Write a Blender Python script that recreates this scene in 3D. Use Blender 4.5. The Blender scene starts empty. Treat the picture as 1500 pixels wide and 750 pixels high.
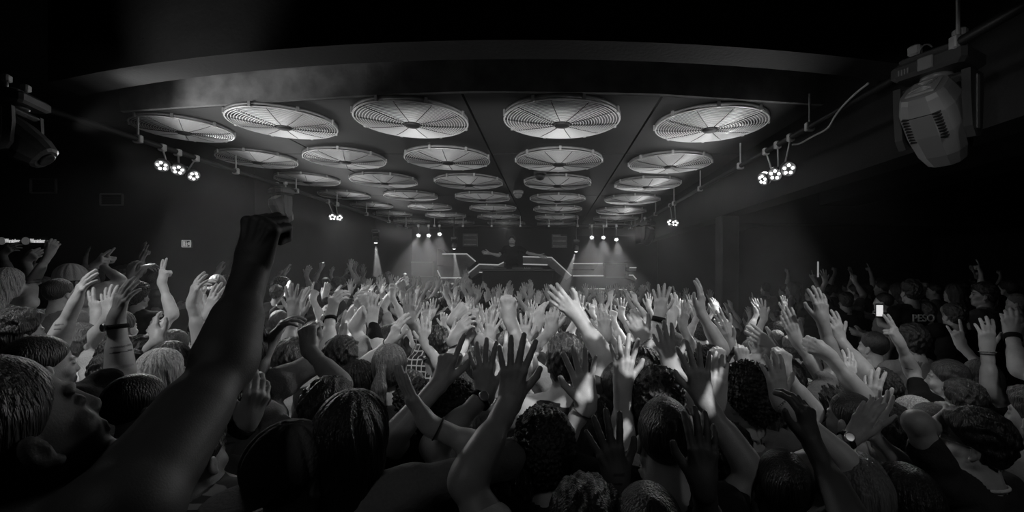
import bpy, math, random
import numpy as np
from mathutils import Vector, Matrix
import openvdb as vdb

rnd = random.Random(11)
SC = bpy.context.scene
COL = SC.collection
PI = math.pi
# ------------------------------------------------------------------ camera
F, VX, VY, ZC = 654.0, 805.0, 400.0, 2.2        # focal length in px of the 1500 px frame, horizon point, eye height
cam = bpy.data.objects.new('camera', bpy.data.cameras.new('camera'))
COL.objects.link(cam)
cam.data.sensor_width = 36.0
cam.data.lens = 36.0 * F / 1500.0
cam.data.shift_x = -(VX - 750.0) / 1500.0
cam.data.shift_y = (VY - 375.0) / 1500.0
cam.data.clip_start = 0.05
cam.location = (0, 0, ZC)
cam.rotation_euler = (PI / 2, 0, 0)
SC.camera = cam
SC.view_settings.view_transform = 'Standard'
SC.view_settings.look = 'None'
SC.view_settings.gamma = 1.0
SC.view_settings.use_curve_mapping = False
SC.view_settings.exposure = 0.0
SC.cycles.use_denoising = True
SC.cycles.max_bounces = 4
SC.cycles.diffuse_bounces = 2
SC.cycles.glossy_bounces = 2
SC.cycles.transmission_bounces = 2
SC.cycles.volume_bounces = 0
SC.cycles.transparent_max_bounces = 6
SC.cycles.sample_clamp_indirect = 4.0
SC.cycles.sample_clamp_direct = 12.0
SC.cycles.volume_step_rate = 2.0

def at(px, py, Y):
    """The point at distance Y in front of the camera that the photograph shows at this pixel."""
    return np.array([(px - VX) / F * Y, Y, ZC - (py - VY) / F * Y])

world = bpy.data.worlds.new('world')
SC.world = world
world.use_nodes = True
world.node_tree.nodes['Background'].inputs[0].default_value = (1, 1, 1, 1)
world.node_tree.nodes['Background'].inputs[1].default_value = 0.0

# ------------------------------------------------------------------ house lights (lamps outside or above the frame, some of them added fills)
def spot(name, loc, to, power, angle=60, blend=.6, radius=.06, parent=None):
    l = bpy.data.lights.new(name, 'SPOT')
    l.energy = power; l.spot_size = math.radians(angle); l.spot_blend = blend; l.shadow_soft_size = radius
    o = bpy.data.objects.new(name, l); COL.objects.link(o)
    o.location = loc
    d = Vector(to) - Vector(loc)
    o.rotation_euler = d.to_track_quat('-Z', 'Y').to_euler()
    o.parent = parent
    return o

def area(name, loc, to, power, sx, sy):
    l = bpy.data.lights.new(name, 'AREA'); l.shape = 'RECTANGLE'; l.size = sx; l.size_y = sy; l.energy = power
    o = bpy.data.objects.new(name, l); COL.objects.link(o); o.location = loc
    o.rotation_euler = (Vector(to) - Vector(loc)).to_track_quat('-Z', 'Y').to_euler()
    return o

spot('crowd_wash_left', (-3.2, 1.2, 3.75), (-2.6, 2.9, 1.6), 170, 60, .9, .10)
spot('crowd_wash_right', (2.2, 1.3, 3.75), (1.5, 3.3, 1.6), 120, 58, .9, .10)
spot('crowd_wash_centre', (-0.4, 1.1, 3.75), (-0.3, 3.4, 1.6), 130, 60, .9, .10)
spot('crowd_wash_deep_left', (-3.6, 3.6, 3.3), (-1.6, 7.5, 1.2), 60, 46, .9, .08)
spot('crowd_wash_deep_right', (2.2, 3.8, 3.3), (0.2, 7.0, 1.2), 60, 46, .9, .08)
for x_ in (-3.4, -1.2, 1.2):
    spot('stage_back_wash', (x_, 12.3, 3.5), (x_*.6 - .3, 4.6, 1.5), 30, 48, .9, .10)
w_ = area('truss_wash_left', (-4.0, 5.2, 3.5), (-1.4, 4.4, 1.2), 60, .3, 3.0); w_.data.spread = math.radians(85)
w_ = area('truss_wash_right', (2.3, 4.9, 3.4), (0.2, 4.0, 1.2), 50, .3, 3.0); w_.data.spread = math.radians(85)
spot('front_fill', (1.6, -1.2, 4.2), (1.1, 2.3, 1.4), 34, 52, 1, .2)  # added fill for the right foreground, not a lamp of the hall
spot('front_fill', (-1.3, -1.2, 4.2), (-.35, 1.9, 1.4), 20, 34, 1, .2)  # added fill for the left foreground, likewise no hall lamp
spot('fixture_fill', (1.0, 1.3, 3.2), (2.35, 2.75, 3.1), 14, 40, .6, .03)  # added spot that brightens the large moving head
# added uplights that brighten the ceiling fans; no such lamps hang there
area('ceiling_fill_left', (-3.9, 8.0, 3.15), (-1.6, 8.0, 3.8), 30, 8.0, .2)
area('ceiling_fill_right', (2.2, 8.0, 3.15), (0.0, 8.0, 3.8), 30, 8.0, .2)
w_ = area('ceiling_fill_front', (-.8, 3.95, 3.15), (-.8, 5.2, 3.8), 20, 5.5, .15); w_.data.spread = math.radians(100)
spot('fascia_lamp', (-3.8, 3.55, 3.35), (-2.9, 4.25, 4.0), 40, 75, 1, .05)
spot('beam_patch_lamp', (-3.1, 2.3, 3.1), (-2.7, 3.4, 4.05), 40, 60, 1, .05)
# a patterned projector behind the camera throws bands on the hands in the middle
g_ = spot('pattern_projector', (1.7, -.3, 3.7), (.27, 1.75, 1.93), 480, 16, .1, .01)
g_.data.use_nodes = True; nt_ = g_.data.node_tree; em_ = nt_.nodes['Emission']
tc_ = nt_.nodes.new('ShaderNodeTexCoord'); mp_ = nt_.nodes.new('ShaderNodeMapping'); mp_.inputs['Rotation'].default_value = (.2, .3, .5)
vo_ = nt_.nodes.new('ShaderNodeTexVoronoi'); vo_.feature = 'F1'; vo_.inputs['Scale'].default_value = 48
ra_ = nt_.nodes.new('ShaderNodeMath'); ra_.operation = 'GREATER_THAN'; ra_.inputs[1].default_value = .58
se_ = nt_.nodes.new('ShaderNodeSeparateColor')
nt_.links.new(tc_.outputs['Normal'], mp_.inputs[0]); nt_.links.new(mp_.outputs[0], vo_.inputs['Vector']); nt_.links.new(vo_.outputs['Color'], se_.inputs[0])
nt_.links.new(se_.outputs[0], ra_.inputs[0]); nt_.links.new(ra_.outputs[0], em_.inputs['Strength'])

# ------------------------------------------------------------------ materials
MAT = {}
def mat(name, g, rough=.6, metal=0.0, bump=0.0, scale=40.0, var=0.0, stretch=(1, 1, 1), emit=None, strength=0.0, attr=False, spec=.4, coat=0.0, vscale=None):
    if name in MAT: return MAT[name]
    m = bpy.data.materials.new(name); m.use_nodes = True
    nt = m.node_tree; b = nt.nodes['Principled BSDF']
    c = g if isinstance(g, tuple) else (g, g, g)
    b.inputs['Base Color'].default_value = (*c, 1)
    b.inputs['Roughness'].default_value = rough
    b.inputs['Metallic'].default_value = metal
    b.inputs['Specular IOR Level'].default_value = spec
    b.inputs['Coat Weight'].default_value = coat
    if emit is not None:
        b.inputs['Emission Color'].default_value = (emit, emit, emit, 1)
        b.inputs['Emission Strength'].default_value = strength
    tc = nt.nodes.new('ShaderNodeTexCoord'); mp = nt.nodes.new('ShaderNodeMapping')
    mp.inputs['Scale'].default_value = stretch
    nt.links.new(tc.outputs['Object'], mp.inputs['Vector'])
    n = nt.nodes.new('ShaderNodeTexNoise'); n.inputs['Scale'].default_value = scale; n.inputs['Detail'].default_value = 3
    nt.links.new(mp.outputs[0], n.inputs['Vector'])
    if bump:
        bp = nt.nodes.new('ShaderNodeBump'); bp.inputs['Strength'].default_value = bump; bp.inputs['Distance'].default_value = .01
        nt.links.new(n.outputs[0], bp.inputs['Height']); nt.links.new(bp.outputs[0], b.inputs['Normal'])
    if var or attr:
        n2 = n
        if vscale:
            n2 = nt.nodes.new('ShaderNodeTexNoise'); n2.inputs['Scale'].default_value = vscale; n2.inputs['Detail'].default_value = 4
            nt.links.new(mp.outputs[0], n2.inputs['Vector'])
        mr = nt.nodes.new('ShaderNodeMapRange')
        mr.inputs[1].default_value = .3; mr.inputs[2].default_value = .7
        mr.inputs[3].default_value = 1 - var; mr.inputs[4].default_value = 1 + var
        nt.links.new(n2.outputs[0], mr.inputs[0])
        val = mr.outputs[0]
        if attr:
            a = nt.nodes.new('ShaderNodeAttribute'); a.attribute_name = 'tint'
            mu = nt.nodes.new('ShaderNodeMath'); mu.operation = 'MULTIPLY'
            nt.links.new(val, mu.inputs[0]); nt.links.new(a.outputs['Fac'], mu.inputs[1]); val = mu.outputs[0]
        mx = nt.nodes.new('ShaderNodeVectorMath'); mx.operation = 'SCALE'
        mx.inputs[0].default_value = c
        nt.links.new(val, mx.inputs['Scale']); nt.links.new(mx.outputs[0], b.inputs['Base Color'])
    MAT[name] = m
    return m

SKIN = [mat('skin_pale', .50, .48, bump=.10, scale=300, var=.10, attr=True, vscale=22),
        mat('skin_light', .38, .48, bump=.10, scale=300, var=.12, attr=True, vscale=22),
        mat('skin_tan', .26, .45, bump=.10, scale=300, var=.12, attr=True, vscale=22),
        mat('skin_silhouette', .055, .6, bump=.10, scale=300, var=.12, attr=True, vscale=22)]  # last one near black: silhouette shade put into the skin colour
HAIRM = {'black': mat('hair_black', .012, .38, bump=.9, scale=60, var=.4, stretch=(3, 3, .35), spec=.6),
         'brown': mat('hair_brown', .035, .40, bump=.9, scale=60, var=.4, stretch=(3, 3, .35), spec=.6),
         'fair': mat('hair_fair', .14, .42, bump=.9, scale=60, var=.4, stretch=(3, 3, .35), spec=.6),
         'blond': mat('hair_blond', .42, .38, bump=.9, scale=60, var=.45, stretch=(3, 3, .3), spec=.6),
         'curl': mat('hair_curly', .012, .5, bump=1.0, scale=90, var=.4)}
CLOTH = {'black': mat('cloth_black', .010, .9, bump=.3, scale=120, spec=.2),
         'dark': mat('cloth_dark', .035, .85, bump=.3, scale=120, spec=.2),
         'grey': mat('cloth_grey', .16, .85, bump=.3, scale=120, var=.08, spec=.2),
         'light': mat('cloth_light', .38, .85, bump=.3, scale=120, var=.06, spec=.2),
         'white': mat('cloth_white', .68, .85, bump=.3, scale=120, var=.05, spec=.2),
         'denim': mat('denim', .05, .9, bump=.3, scale=200, spec=.2)}
def pattern_cloth(name, kind):
    m = bpy.data.materials.new(name); m.use_nodes = True; nt = m.node_tree; b = nt.nodes['Principled BSDF']
    b.inputs['Roughness'].default_value = .85; b.inputs['Specular IOR Level'].default_value = .2
    tc = nt.nodes.new('ShaderNodeTexCoord')
    def wave(direction, sc, lo, hi):
        w = nt.nodes.new('ShaderNodeTexWave'); w.bands_direction = direction; w.inputs['Scale'].default_value = sc
        w.inputs['Distortion'].default_value = 1.2; w.inputs['Detail Scale'].default_value = .6
        nt.links.new(tc.outputs['Object'], w.inputs['Vector'])
        r = nt.nodes.new('ShaderNodeMapRange'); r.inputs[1].default_value = lo; r.inputs[2].default_value = hi
        nt.links.new(w.outputs['Fac'], r.inputs[0]); return r.outputs[0]
    if kind == 'plaid':
        a = wave('X', 9, .85, .95); c = wave('Z', 9, .85, .95)
        mx = nt.nodes.new('ShaderNodeMath'); mx.operation = 'MAXIMUM'; nt.links.new(a, mx.inputs[0]); nt.links.new(c, mx.inputs[1])
        v = mx.outputs[0]; lohi = (.03, .5)
    else:
        v = wave('Z', 12, .45, .55); lohi = (.12, .5)
    r = nt.nodes.new('ShaderNodeMapRange'); r.inputs[3].default_value = lohi[0]; r.inputs[4].default_value = lohi[1]
    nt.links.new(v, r.inputs[0]); nt.links.new(r.outputs[0], b.inputs['Base Color'])
    return m
CLOTH['plaid'] = pattern_cloth('cloth_plaid', 'plaid')
CLOTH['stripe'] = pattern_cloth('cloth_striped', 'stripe')

# ------------------------------------------------------------------ objects
def link(name, me, parent=None, loc=None):
    o = bpy.data.objects.new(name, me); COL.objects.link(o)
    if parent is not None: o.parent = parent
    if loc is not None: o.location = loc
    return o
def empty(name, loc, rz=0.0):
    o = link(name, None, None, loc); o.rotation_euler = (0, 0, rz); o.empty_display_size = .1; return o
def tag(o, label, cat=None, group=None, kind=None):
    o['label'] = label
    if cat: o['category'] = cat
    if group: o['group'] = group
    if kind: o['kind'] = kind
    return o

class MB:
    """Collects shapes; build() links them as one mesh object."""
    def __init__(s): s.v = []; s.f = []; s.sm = []
    def add(s, vs, fs, smooth=False):
        n = len(s.v); s.v += [tuple(float(c) for c in p) for p in vs]
        s.f += [tuple(i + n for i in f) for f in fs]; s.sm += [smooth] * len(fs); return s
    def box(s, c, size, rz=0.0, M=None, bevel=0.0):
        hx, hy, hz = (a / 2 for a in size)
        b = min(bevel, hx * .9, hy * .9, hz * .9) if bevel else 0
        pts = [];
        if b:
            prof = [(-hz, b), (-hz + b, 0), (hz - b, 0), (hz, b)]
            rings = []
            for z, i in prof:
                x, y = hx - i, hy - i
                rings.append([(x, -y + b, z), (x, y - b, z), (x - b, y, z), (-x + b, y, z), (-x, y - b, z), (-x, -y + b, z), (-x + b, -y, z), (x - b, -y, z)])
            pts = [p for r in rings for p in r]
            fs = [tuple(range(7, -1, -1)), tuple(range(24, 32))]
            for k in range(3):
                for j in range(8):
                    fs.append((k*8 + j, k*8 + (j+1) % 8, (k+1)*8 + (j+1) % 8, (k+1)*8 + j))
        else:
            pts = [(x*hx, y*hy, z*hz) for z in (-1, 1) for y in (-1, 1) for x in (-1, 1)]
            fs = [(0,2,3,1), (4,5,7,6), (0,1,5,4), (2,6,7,3), (0,4,6,2), (1,3,7,5)]
        R = M if M is not None else Matrix.Rotation(rz, 3, 'Z')
        return s.add([R @ Vector(p) + Vector(c) for p in pts], fs)
    def tube(s, pts, r, n=8, closed=False, smooth=True):
        pts = [Vector(p) for p in pts]; m = len(pts)
        rr = r if isinstance(r, (list, tuple)) else [r] * m
        vs = []; up = None
        for i, p in enumerate(pts):
            if closed: d = pts[(i+1) % m] - pts[i-1]
            else: d = pts[min(i+1, m-1)] - pts[max(i-1, 0)]
            d.normalize()
            if up is None: up = Vector((0, 0, 1)) if abs(d.z) < .9 else Vector((1, 0, 0))
            a = d.cross(up); a.normalize(); b = a.cross(d); up = b
            for k in range(n):
                t = 2*PI*k/n
                vs.append(p + a * (rr[i]*math.cos(t)) + b * (rr[i]*math.sin(t)))
        fs = []
        for i in range(m if closed else m-1):
            for k in range(n):
                fs.append((i*n + k, i*n + (k+1) % n, ((i+1) % m)*n + (k+1) % n, ((i+1) % m)*n + k))
        if not closed: fs += [tuple(range(n-1, -1, -1)), tuple((m-1)*n + k for k in range(n))]
        return s.add(vs, fs, smooth)
    def cyl(s, a, b, r, n=16, r2=None): return s.tube([a, b], [r, r if r2 is None else r2], n, smooth=n > 8)
    def lathe(s, prof, c=(0, 0, 0), n=24, M=None, smooth=True):
        vs = []; R = M if M is not None else Matrix.Identity(3)
        for r, z in prof:
            for k in range(n):
                t = 2*PI*k/n; vs.append(R @ Vector((r*math.cos(t), r*math.sin(t), z)) + Vector(c))
        fs = [(i*n + k, i*n + (k+1) % n, (i+1)*n + (k+1) % n, (i+1)*n + k) for i in range(len(prof)-1) for k in range(n)]
        fs += [tuple(range(n-1, -1, -1)), tuple((len(prof)-1)*n + k for k in range(n))]
        return s.add(vs, fs, smooth)
    def mesh(s, name, material):
        me = bpy.data.meshes.new(name); me.from_pydata(s.v, [], s.f)
        me.polygons.foreach_set('use_smooth', s.sm); me.materials.append(material); me.validate(); return me
    def build(s, name, material, parent=None, loc=None): return link(name, s.mesh(name, material), parent, loc)

# ------------------------------------------------------------------ smooth bodies from distance fields
def nrm(v): v = np.asarray(v, float); return v / (np.linalg.norm(v) + 1e-9)
class Field:
    """One continuous surface grown round a list of soft shapes."""
    def __init__(s): s.p = []
    def cone(s, a, b, ra, rb, k=.02, flat=None, fk=1.0, sub=False, op=None):
        s.p.append(('c', np.asarray(a, float), np.asarray(b, float), ra, rb, k, flat, fk, sub)); return s
    def ell(s, c, r, R=None, k=.02, sub=False):
        s.p.append(('e', np.asarray(c, float), np.asarray(r, float), np.eye(3) if R is None else R, k, sub)); return s
    def bounds(s):
        lo = np.full(3, 1e9); hi = -lo
        for q in s.p:
            if q[-1]: continue
            if q[0] == 'c':
                m = max(q[3], q[4]) + .02
                lo = np.minimum(lo, np.minimum(q[1], q[2]) - m); hi = np.maximum(hi, np.maximum(q[1], q[2]) + m)
            else:
                e = np.sqrt(((q[3] * q[2]) ** 2).sum(1)) + .02      # R columns are axes
                lo = np.minimum(lo, q[1] - e); hi = np.maximum(hi, q[1] + e)
        return lo, hi
    def grow(s, v, disp=None, cut=None, pad=.01):
        lo, hi = s.bounds(); lo = lo - pad - 2*v; hi = hi + pad + 2*v
        n = np.ceil((hi - lo) / v).astype(int) + 1
        ax = [(lo[i] + v * np.arange(n[i])).astype(np.float32) for i in range(3)]
        D = np.full(tuple(n), .2, np.float32)
        for q in s.p:
            k = q[5] if q[0] == 'c' else q[4]
            m = k + 3*v + .005
            if q[0] == 'c':
                rm = max(q[3], q[4]) + m
                a0 = np.minimum(q[1], q[2]) - rm; a1 = np.maximum(q[1], q[2]) + rm
            else:
                e = np.sqrt(((q[3] * q[2]) ** 2).sum(1)) + m; a0 = q[1] - e; a1 = q[1] + e
            i0 = np.clip(np.floor((a0 - lo) / v).astype(int), 0, n - 1); i1 = np.clip(np.ceil((a1 - lo) / v).astype(int) + 1, 1, n)
            if np.any(i1 <= i0): continue
            sl = tuple(slice(i0[i], i1[i]) for i in range(3))
            P = np.stack(np.meshgrid(*[ax[i][sl[i]] for i in range(3)], indexing='ij'), -1)
            if q[0] == 'c':
                pa = P - q[1].astype(np.float32); ba = (q[2] - q[1]).astype(np.float32)
                if q[6] is not None:
                    fl = np.asarray(q[6], np.float32); pa = pa + fl * ((pa @ fl) * (q[7] - 1))[..., None]
                bb = float(ba @ ba) + 1e-12
                t = np.clip((pa @ ba) / bb, 0, 1)
                d = np.sqrt(((pa - t[..., None] * ba) ** 2).sum(-1)) - (q[3] + t * (q[4] - q[3]))
            else:
                L = (P - q[1].astype(np.float32)) @ q[3].astype(np.float32)
                r = q[2].astype(np.float32)
                k0 = np.sqrt(((L / r) ** 2).sum(-1)); k1 = np.sqrt(((L / (r * r)) ** 2).sum(-1)) + 1e-6
                d = k0 * (k0 - 1) / k1
            d = d.astype(np.float32); C = D[sl]
            if q[-1]:
                h = np.clip(.5 - .5 * (C + d) / k, 0, 1); D[sl] = C * (1 - h) - d * h + k * h * (1 - h)
            else:
                h = np.clip(.5 + .5 * (d - C) / k, 0, 1); D[sl] = d * (1 - h) + C * h - k * h * (1 - h)
        if disp is not None or cut is not None:
            w = np.nonzero(np.abs(D) < (.03 if cut is None else 1.0))
            P = np.stack([ax[i][w[i]] for i in range(3)], -1)
            if disp is not None: D[w] += disp(P).astype(np.float32)
            if cut is not None: D[w] = np.maximum(D[w], cut(P).astype(np.float32))
        np.clip(D, -3*v, 3*v, out=D)
        g = vdb.FloatGrid(3*v); g.copyFromArray(D)
        pts, _t, quads = g.convertToPolygons(isovalue=0.0, adaptivity=0.0)
        return (pts * v + lo).astype(np.float32), quads[:, ::-1].astype(np.int32)

def np_mesh(name, pts, quads, material, tint=None):
    me = bpy.data.meshes.new(name)
    me.vertices.add(len(pts)); me.vertices.foreach_set('co', np.ascontiguousarray(pts, np.float32).ravel())
    nq = len(quads); me.loops.add(nq * 4); me.polygons.add(nq)
    me.loops.foreach_set('vertex_index', np.ascontiguousarray(quads, np.int32).ravel())
    me.polygons.foreach_set('loop_start', np.arange(nq, dtype=np.int32) * 4)
    try: me.polygons.foreach_set('loop_total', np.full(nq, 4, np.int32))
    except Exception: pass
    me.polygons.foreach_set('use_smooth', np.ones(nq, bool))
    me.update(calc_edges=True)
    if tint is not None:
        a = me.attributes.new('tint', 'FLOAT', 'POINT'); a.data.foreach_set('value', tint.astype(np.float32))
    me.materials.append(material)
    return me

POSE = {  # finger bend at the three joints for index..little, sideways spread, thumb kind
    'spread': ([(4, 8, 6)] * 4, 11, 'out'), 'open': ([(10, 14, 10), (8, 12, 10), (10, 14, 10), (14, 18, 12)], 6, 'out'),
    'flat': ([(4, 6, 4)] * 4, 2.5, 'near'), 'cup': ([(28, 30, 20), (32, 32, 22), (34, 34, 22), (36, 34, 22)], 4, 'out'),
    'relax': ([(14, 22, 16), (22, 32, 22), (28, 38, 26), (32, 42, 28)], 5, 'out'),
    'droop': ([(45, 25, 15), (50, 28, 18), (52, 30, 18), (50, 30, 18)], 6, 'near'),
    'fist': ([(64, 98, 70)] * 4, 0, 'fist'), 'point': ([(2, 4, 4), (78, 95, 60), (80, 98, 60), (80, 98, 60)], 0, 'out'),
    'peace': ([(2, 4, 4), (2, 4, 4), (80, 95, 60), (80, 98, 60)], 8, 'fist'),
    'horns': ([(2, 4, 4), (78, 95, 60), (80, 98, 60), (4, 6, 4)], 6, 'fist'),
    'claw': ([(12, 45, 35), (14, 48, 38), (14, 48, 38), (16, 45, 35)], 9, 'out')}

def hand(fd, W, d, n, side, pose, s=1.0):
    d = nrm(d); n = np.asarray(n, float); n = nrm(n - d * (n @ d)); sd = np.cross(d, n) * (1 if side == 'R' else -1)
    curls, spread, thumb = POSE[pose]
    P = lambda a, b, c: W + (d * a + sd * b + n * c) * s
    fd.cone(P(-.01, 0, 0), P(.03, .002, 0), .030*s, .033*s, .015, n, 1.35)
    fd.cone(P(.025, .012, 0), P(.082, .020, -.002), .025*s, .0185*s, .012, n, 1.4)
    fd.cone(P(.025, -.010, 0), P(.076, -.021, -.001), .026*s, .0175*s, .012, n, 1.4)
    fd.cone(P(.03, .0, 0), P(.084, .0, -.003), .026*s, .020*s, .012, n, 1.5)
    base = [(.088, .0285), (.092, .0098), (.088, -.0092), (.079, -.0272)]
    lens = [(.043, .027, .021), (.047, .031, .022), (.043, .029, .022), (.034, .021, .019)]
    rad = [.0102, .0104, .0099, .0088]
    tips = []
    for i in range(4):
        sp = math.radians(spread * (1.5, .45, -.55, -1.6)[i])
        b0 = d * math.cos(sp) + sd * math.sin(sp)
        p = P(base[i][0], base[i][1], -.002); ang = 0.0; q0 = P(base[i][0] - .03, base[i][1] * .8, -.001)
        fd.cone(q0, p, .0105*s, rad[i]*1.08*s, .006); fd.ell(p - n*.004*s, (.0115*s,)*3, None, .006)
        fd.cone(P(.03, base[i][1]*.45, -.0135), P(base[i][0] - .01, base[i][1]*.95, -.0135), .0035*s, .0045*s, .006)
        for j in range(3):
            ang += math.radians(curls[i][j])
            q = p + (b0 * math.cos(ang) + n * math.sin(ang)) * lens[i][j] * s
            r0 = rad[i] * (1.04, .98, .92)[j] * s; r1 = rad[i] * (.98, .92, .80)[j] * s
            fd.cone(p, q, r0, r1, .0035); p = q
        tips.append(p)
    if thumb == 'out': t = [(.018, .022, .010), (.048, .046, .016), (.075, .066, .016), (.098, .074, .013)]
    elif thumb == 'near': t = [(.018, .022, .010), (.050, .040, .016), (.080, .047, .018), (.106, .048, .015)]
    else: t = [(.018, .020, .014), (.048, .036, .030), (.072, .028, .048), (.080, .002, .050)]
    for j in range(3):
        fd.cone(P(*t[j]), P(*t[j+1]), (.0165, .0125, .0112)[j]*s, (.0125, .0112, .0092)[j]*s, (.012, .004, .003)[j])
    return tips

def noise3(P, f, seed=0.0):
    x, y, z = (P * f).T
    return (np.sin(x + 1.7*np.sin(.9*y + seed) + seed) * np.sin(1.1*y + 1.3*np.sin(.8*z + 2*seed)) + np.sin(1.3*z + 1.5*np.sin(1.1*x + seed*1.3)) * .6)

def ik(S, W, L1, L2, pole):
    v = W - S; D = np.linalg.norm(v)
    if D > (L1 + L2) * .995:
        k = D / ((L1 + L2) * .995); L1 *= k; L2 *= k
    L1, L2 = (L1, L2) if D > .12 else (L1, L2)
    u = v / max(D, 1e-6); a = (L1*L1 - L2*L2 + D*D) / (2*max(D, .05)); a = min(max(a, -L1*.99), L1*.99)
    h = math.sqrt(max(L1*L1 - a*a, 0)); pl = np.asarray(pole, float); pl = nrm(pl - u * (pl @ u))
    return S + u*a + pl*h

# ------------------------------------------------------------------ people
LEGS = {}
def legs_mesh(kind):
    """Trousers and shoes for a person whose hips are 0.95 m up; shared by everyone."""
    if kind in LEGS: return LEGS[kind]
    f = Field()
    f.ell((0, 0, .93), (.165, .118, .12), k=.04)
    for sx in (-1, 1):
        f.cone((sx*.085, 0, .88), (sx*.10, .015, .50), .092, .066, .04)
        f.cone((sx*.10, .015, .50), (sx*.105, -.01, .10), .064, .052, .02)
    def fold(P): return .004 * noise3(P, np.array([30, 30, 55.]), 1.0)
    tr = np_mesh('trousers', *f.grow(.012, fold), CLOTH[kind])
    g = Field()
    for sx in (-1, 1):
        g.cone((sx*.105, -.05, .045), (sx*.125, .13, .035), .046, .040, .02)
        g.cone((sx*.105, -.02, .06), (sx*.105, -.015, .11), .045, .045, .02)
    sh = np_mesh('shoes', *g.grow(.010, cut=lambda P: -P[:, 2]), CLOTH['white' if kind == 'denim' else 'dark'])
    LEGS[kind] = (tr, sh)
    return LEGS[kind]

def floor_z(X, Y):
    if X < -3.3 and Y > 1.2: return .50
    if X < -1.45 and Y > .9: return .22
    if X > 3.35: return .30
    return 0.0

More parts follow.
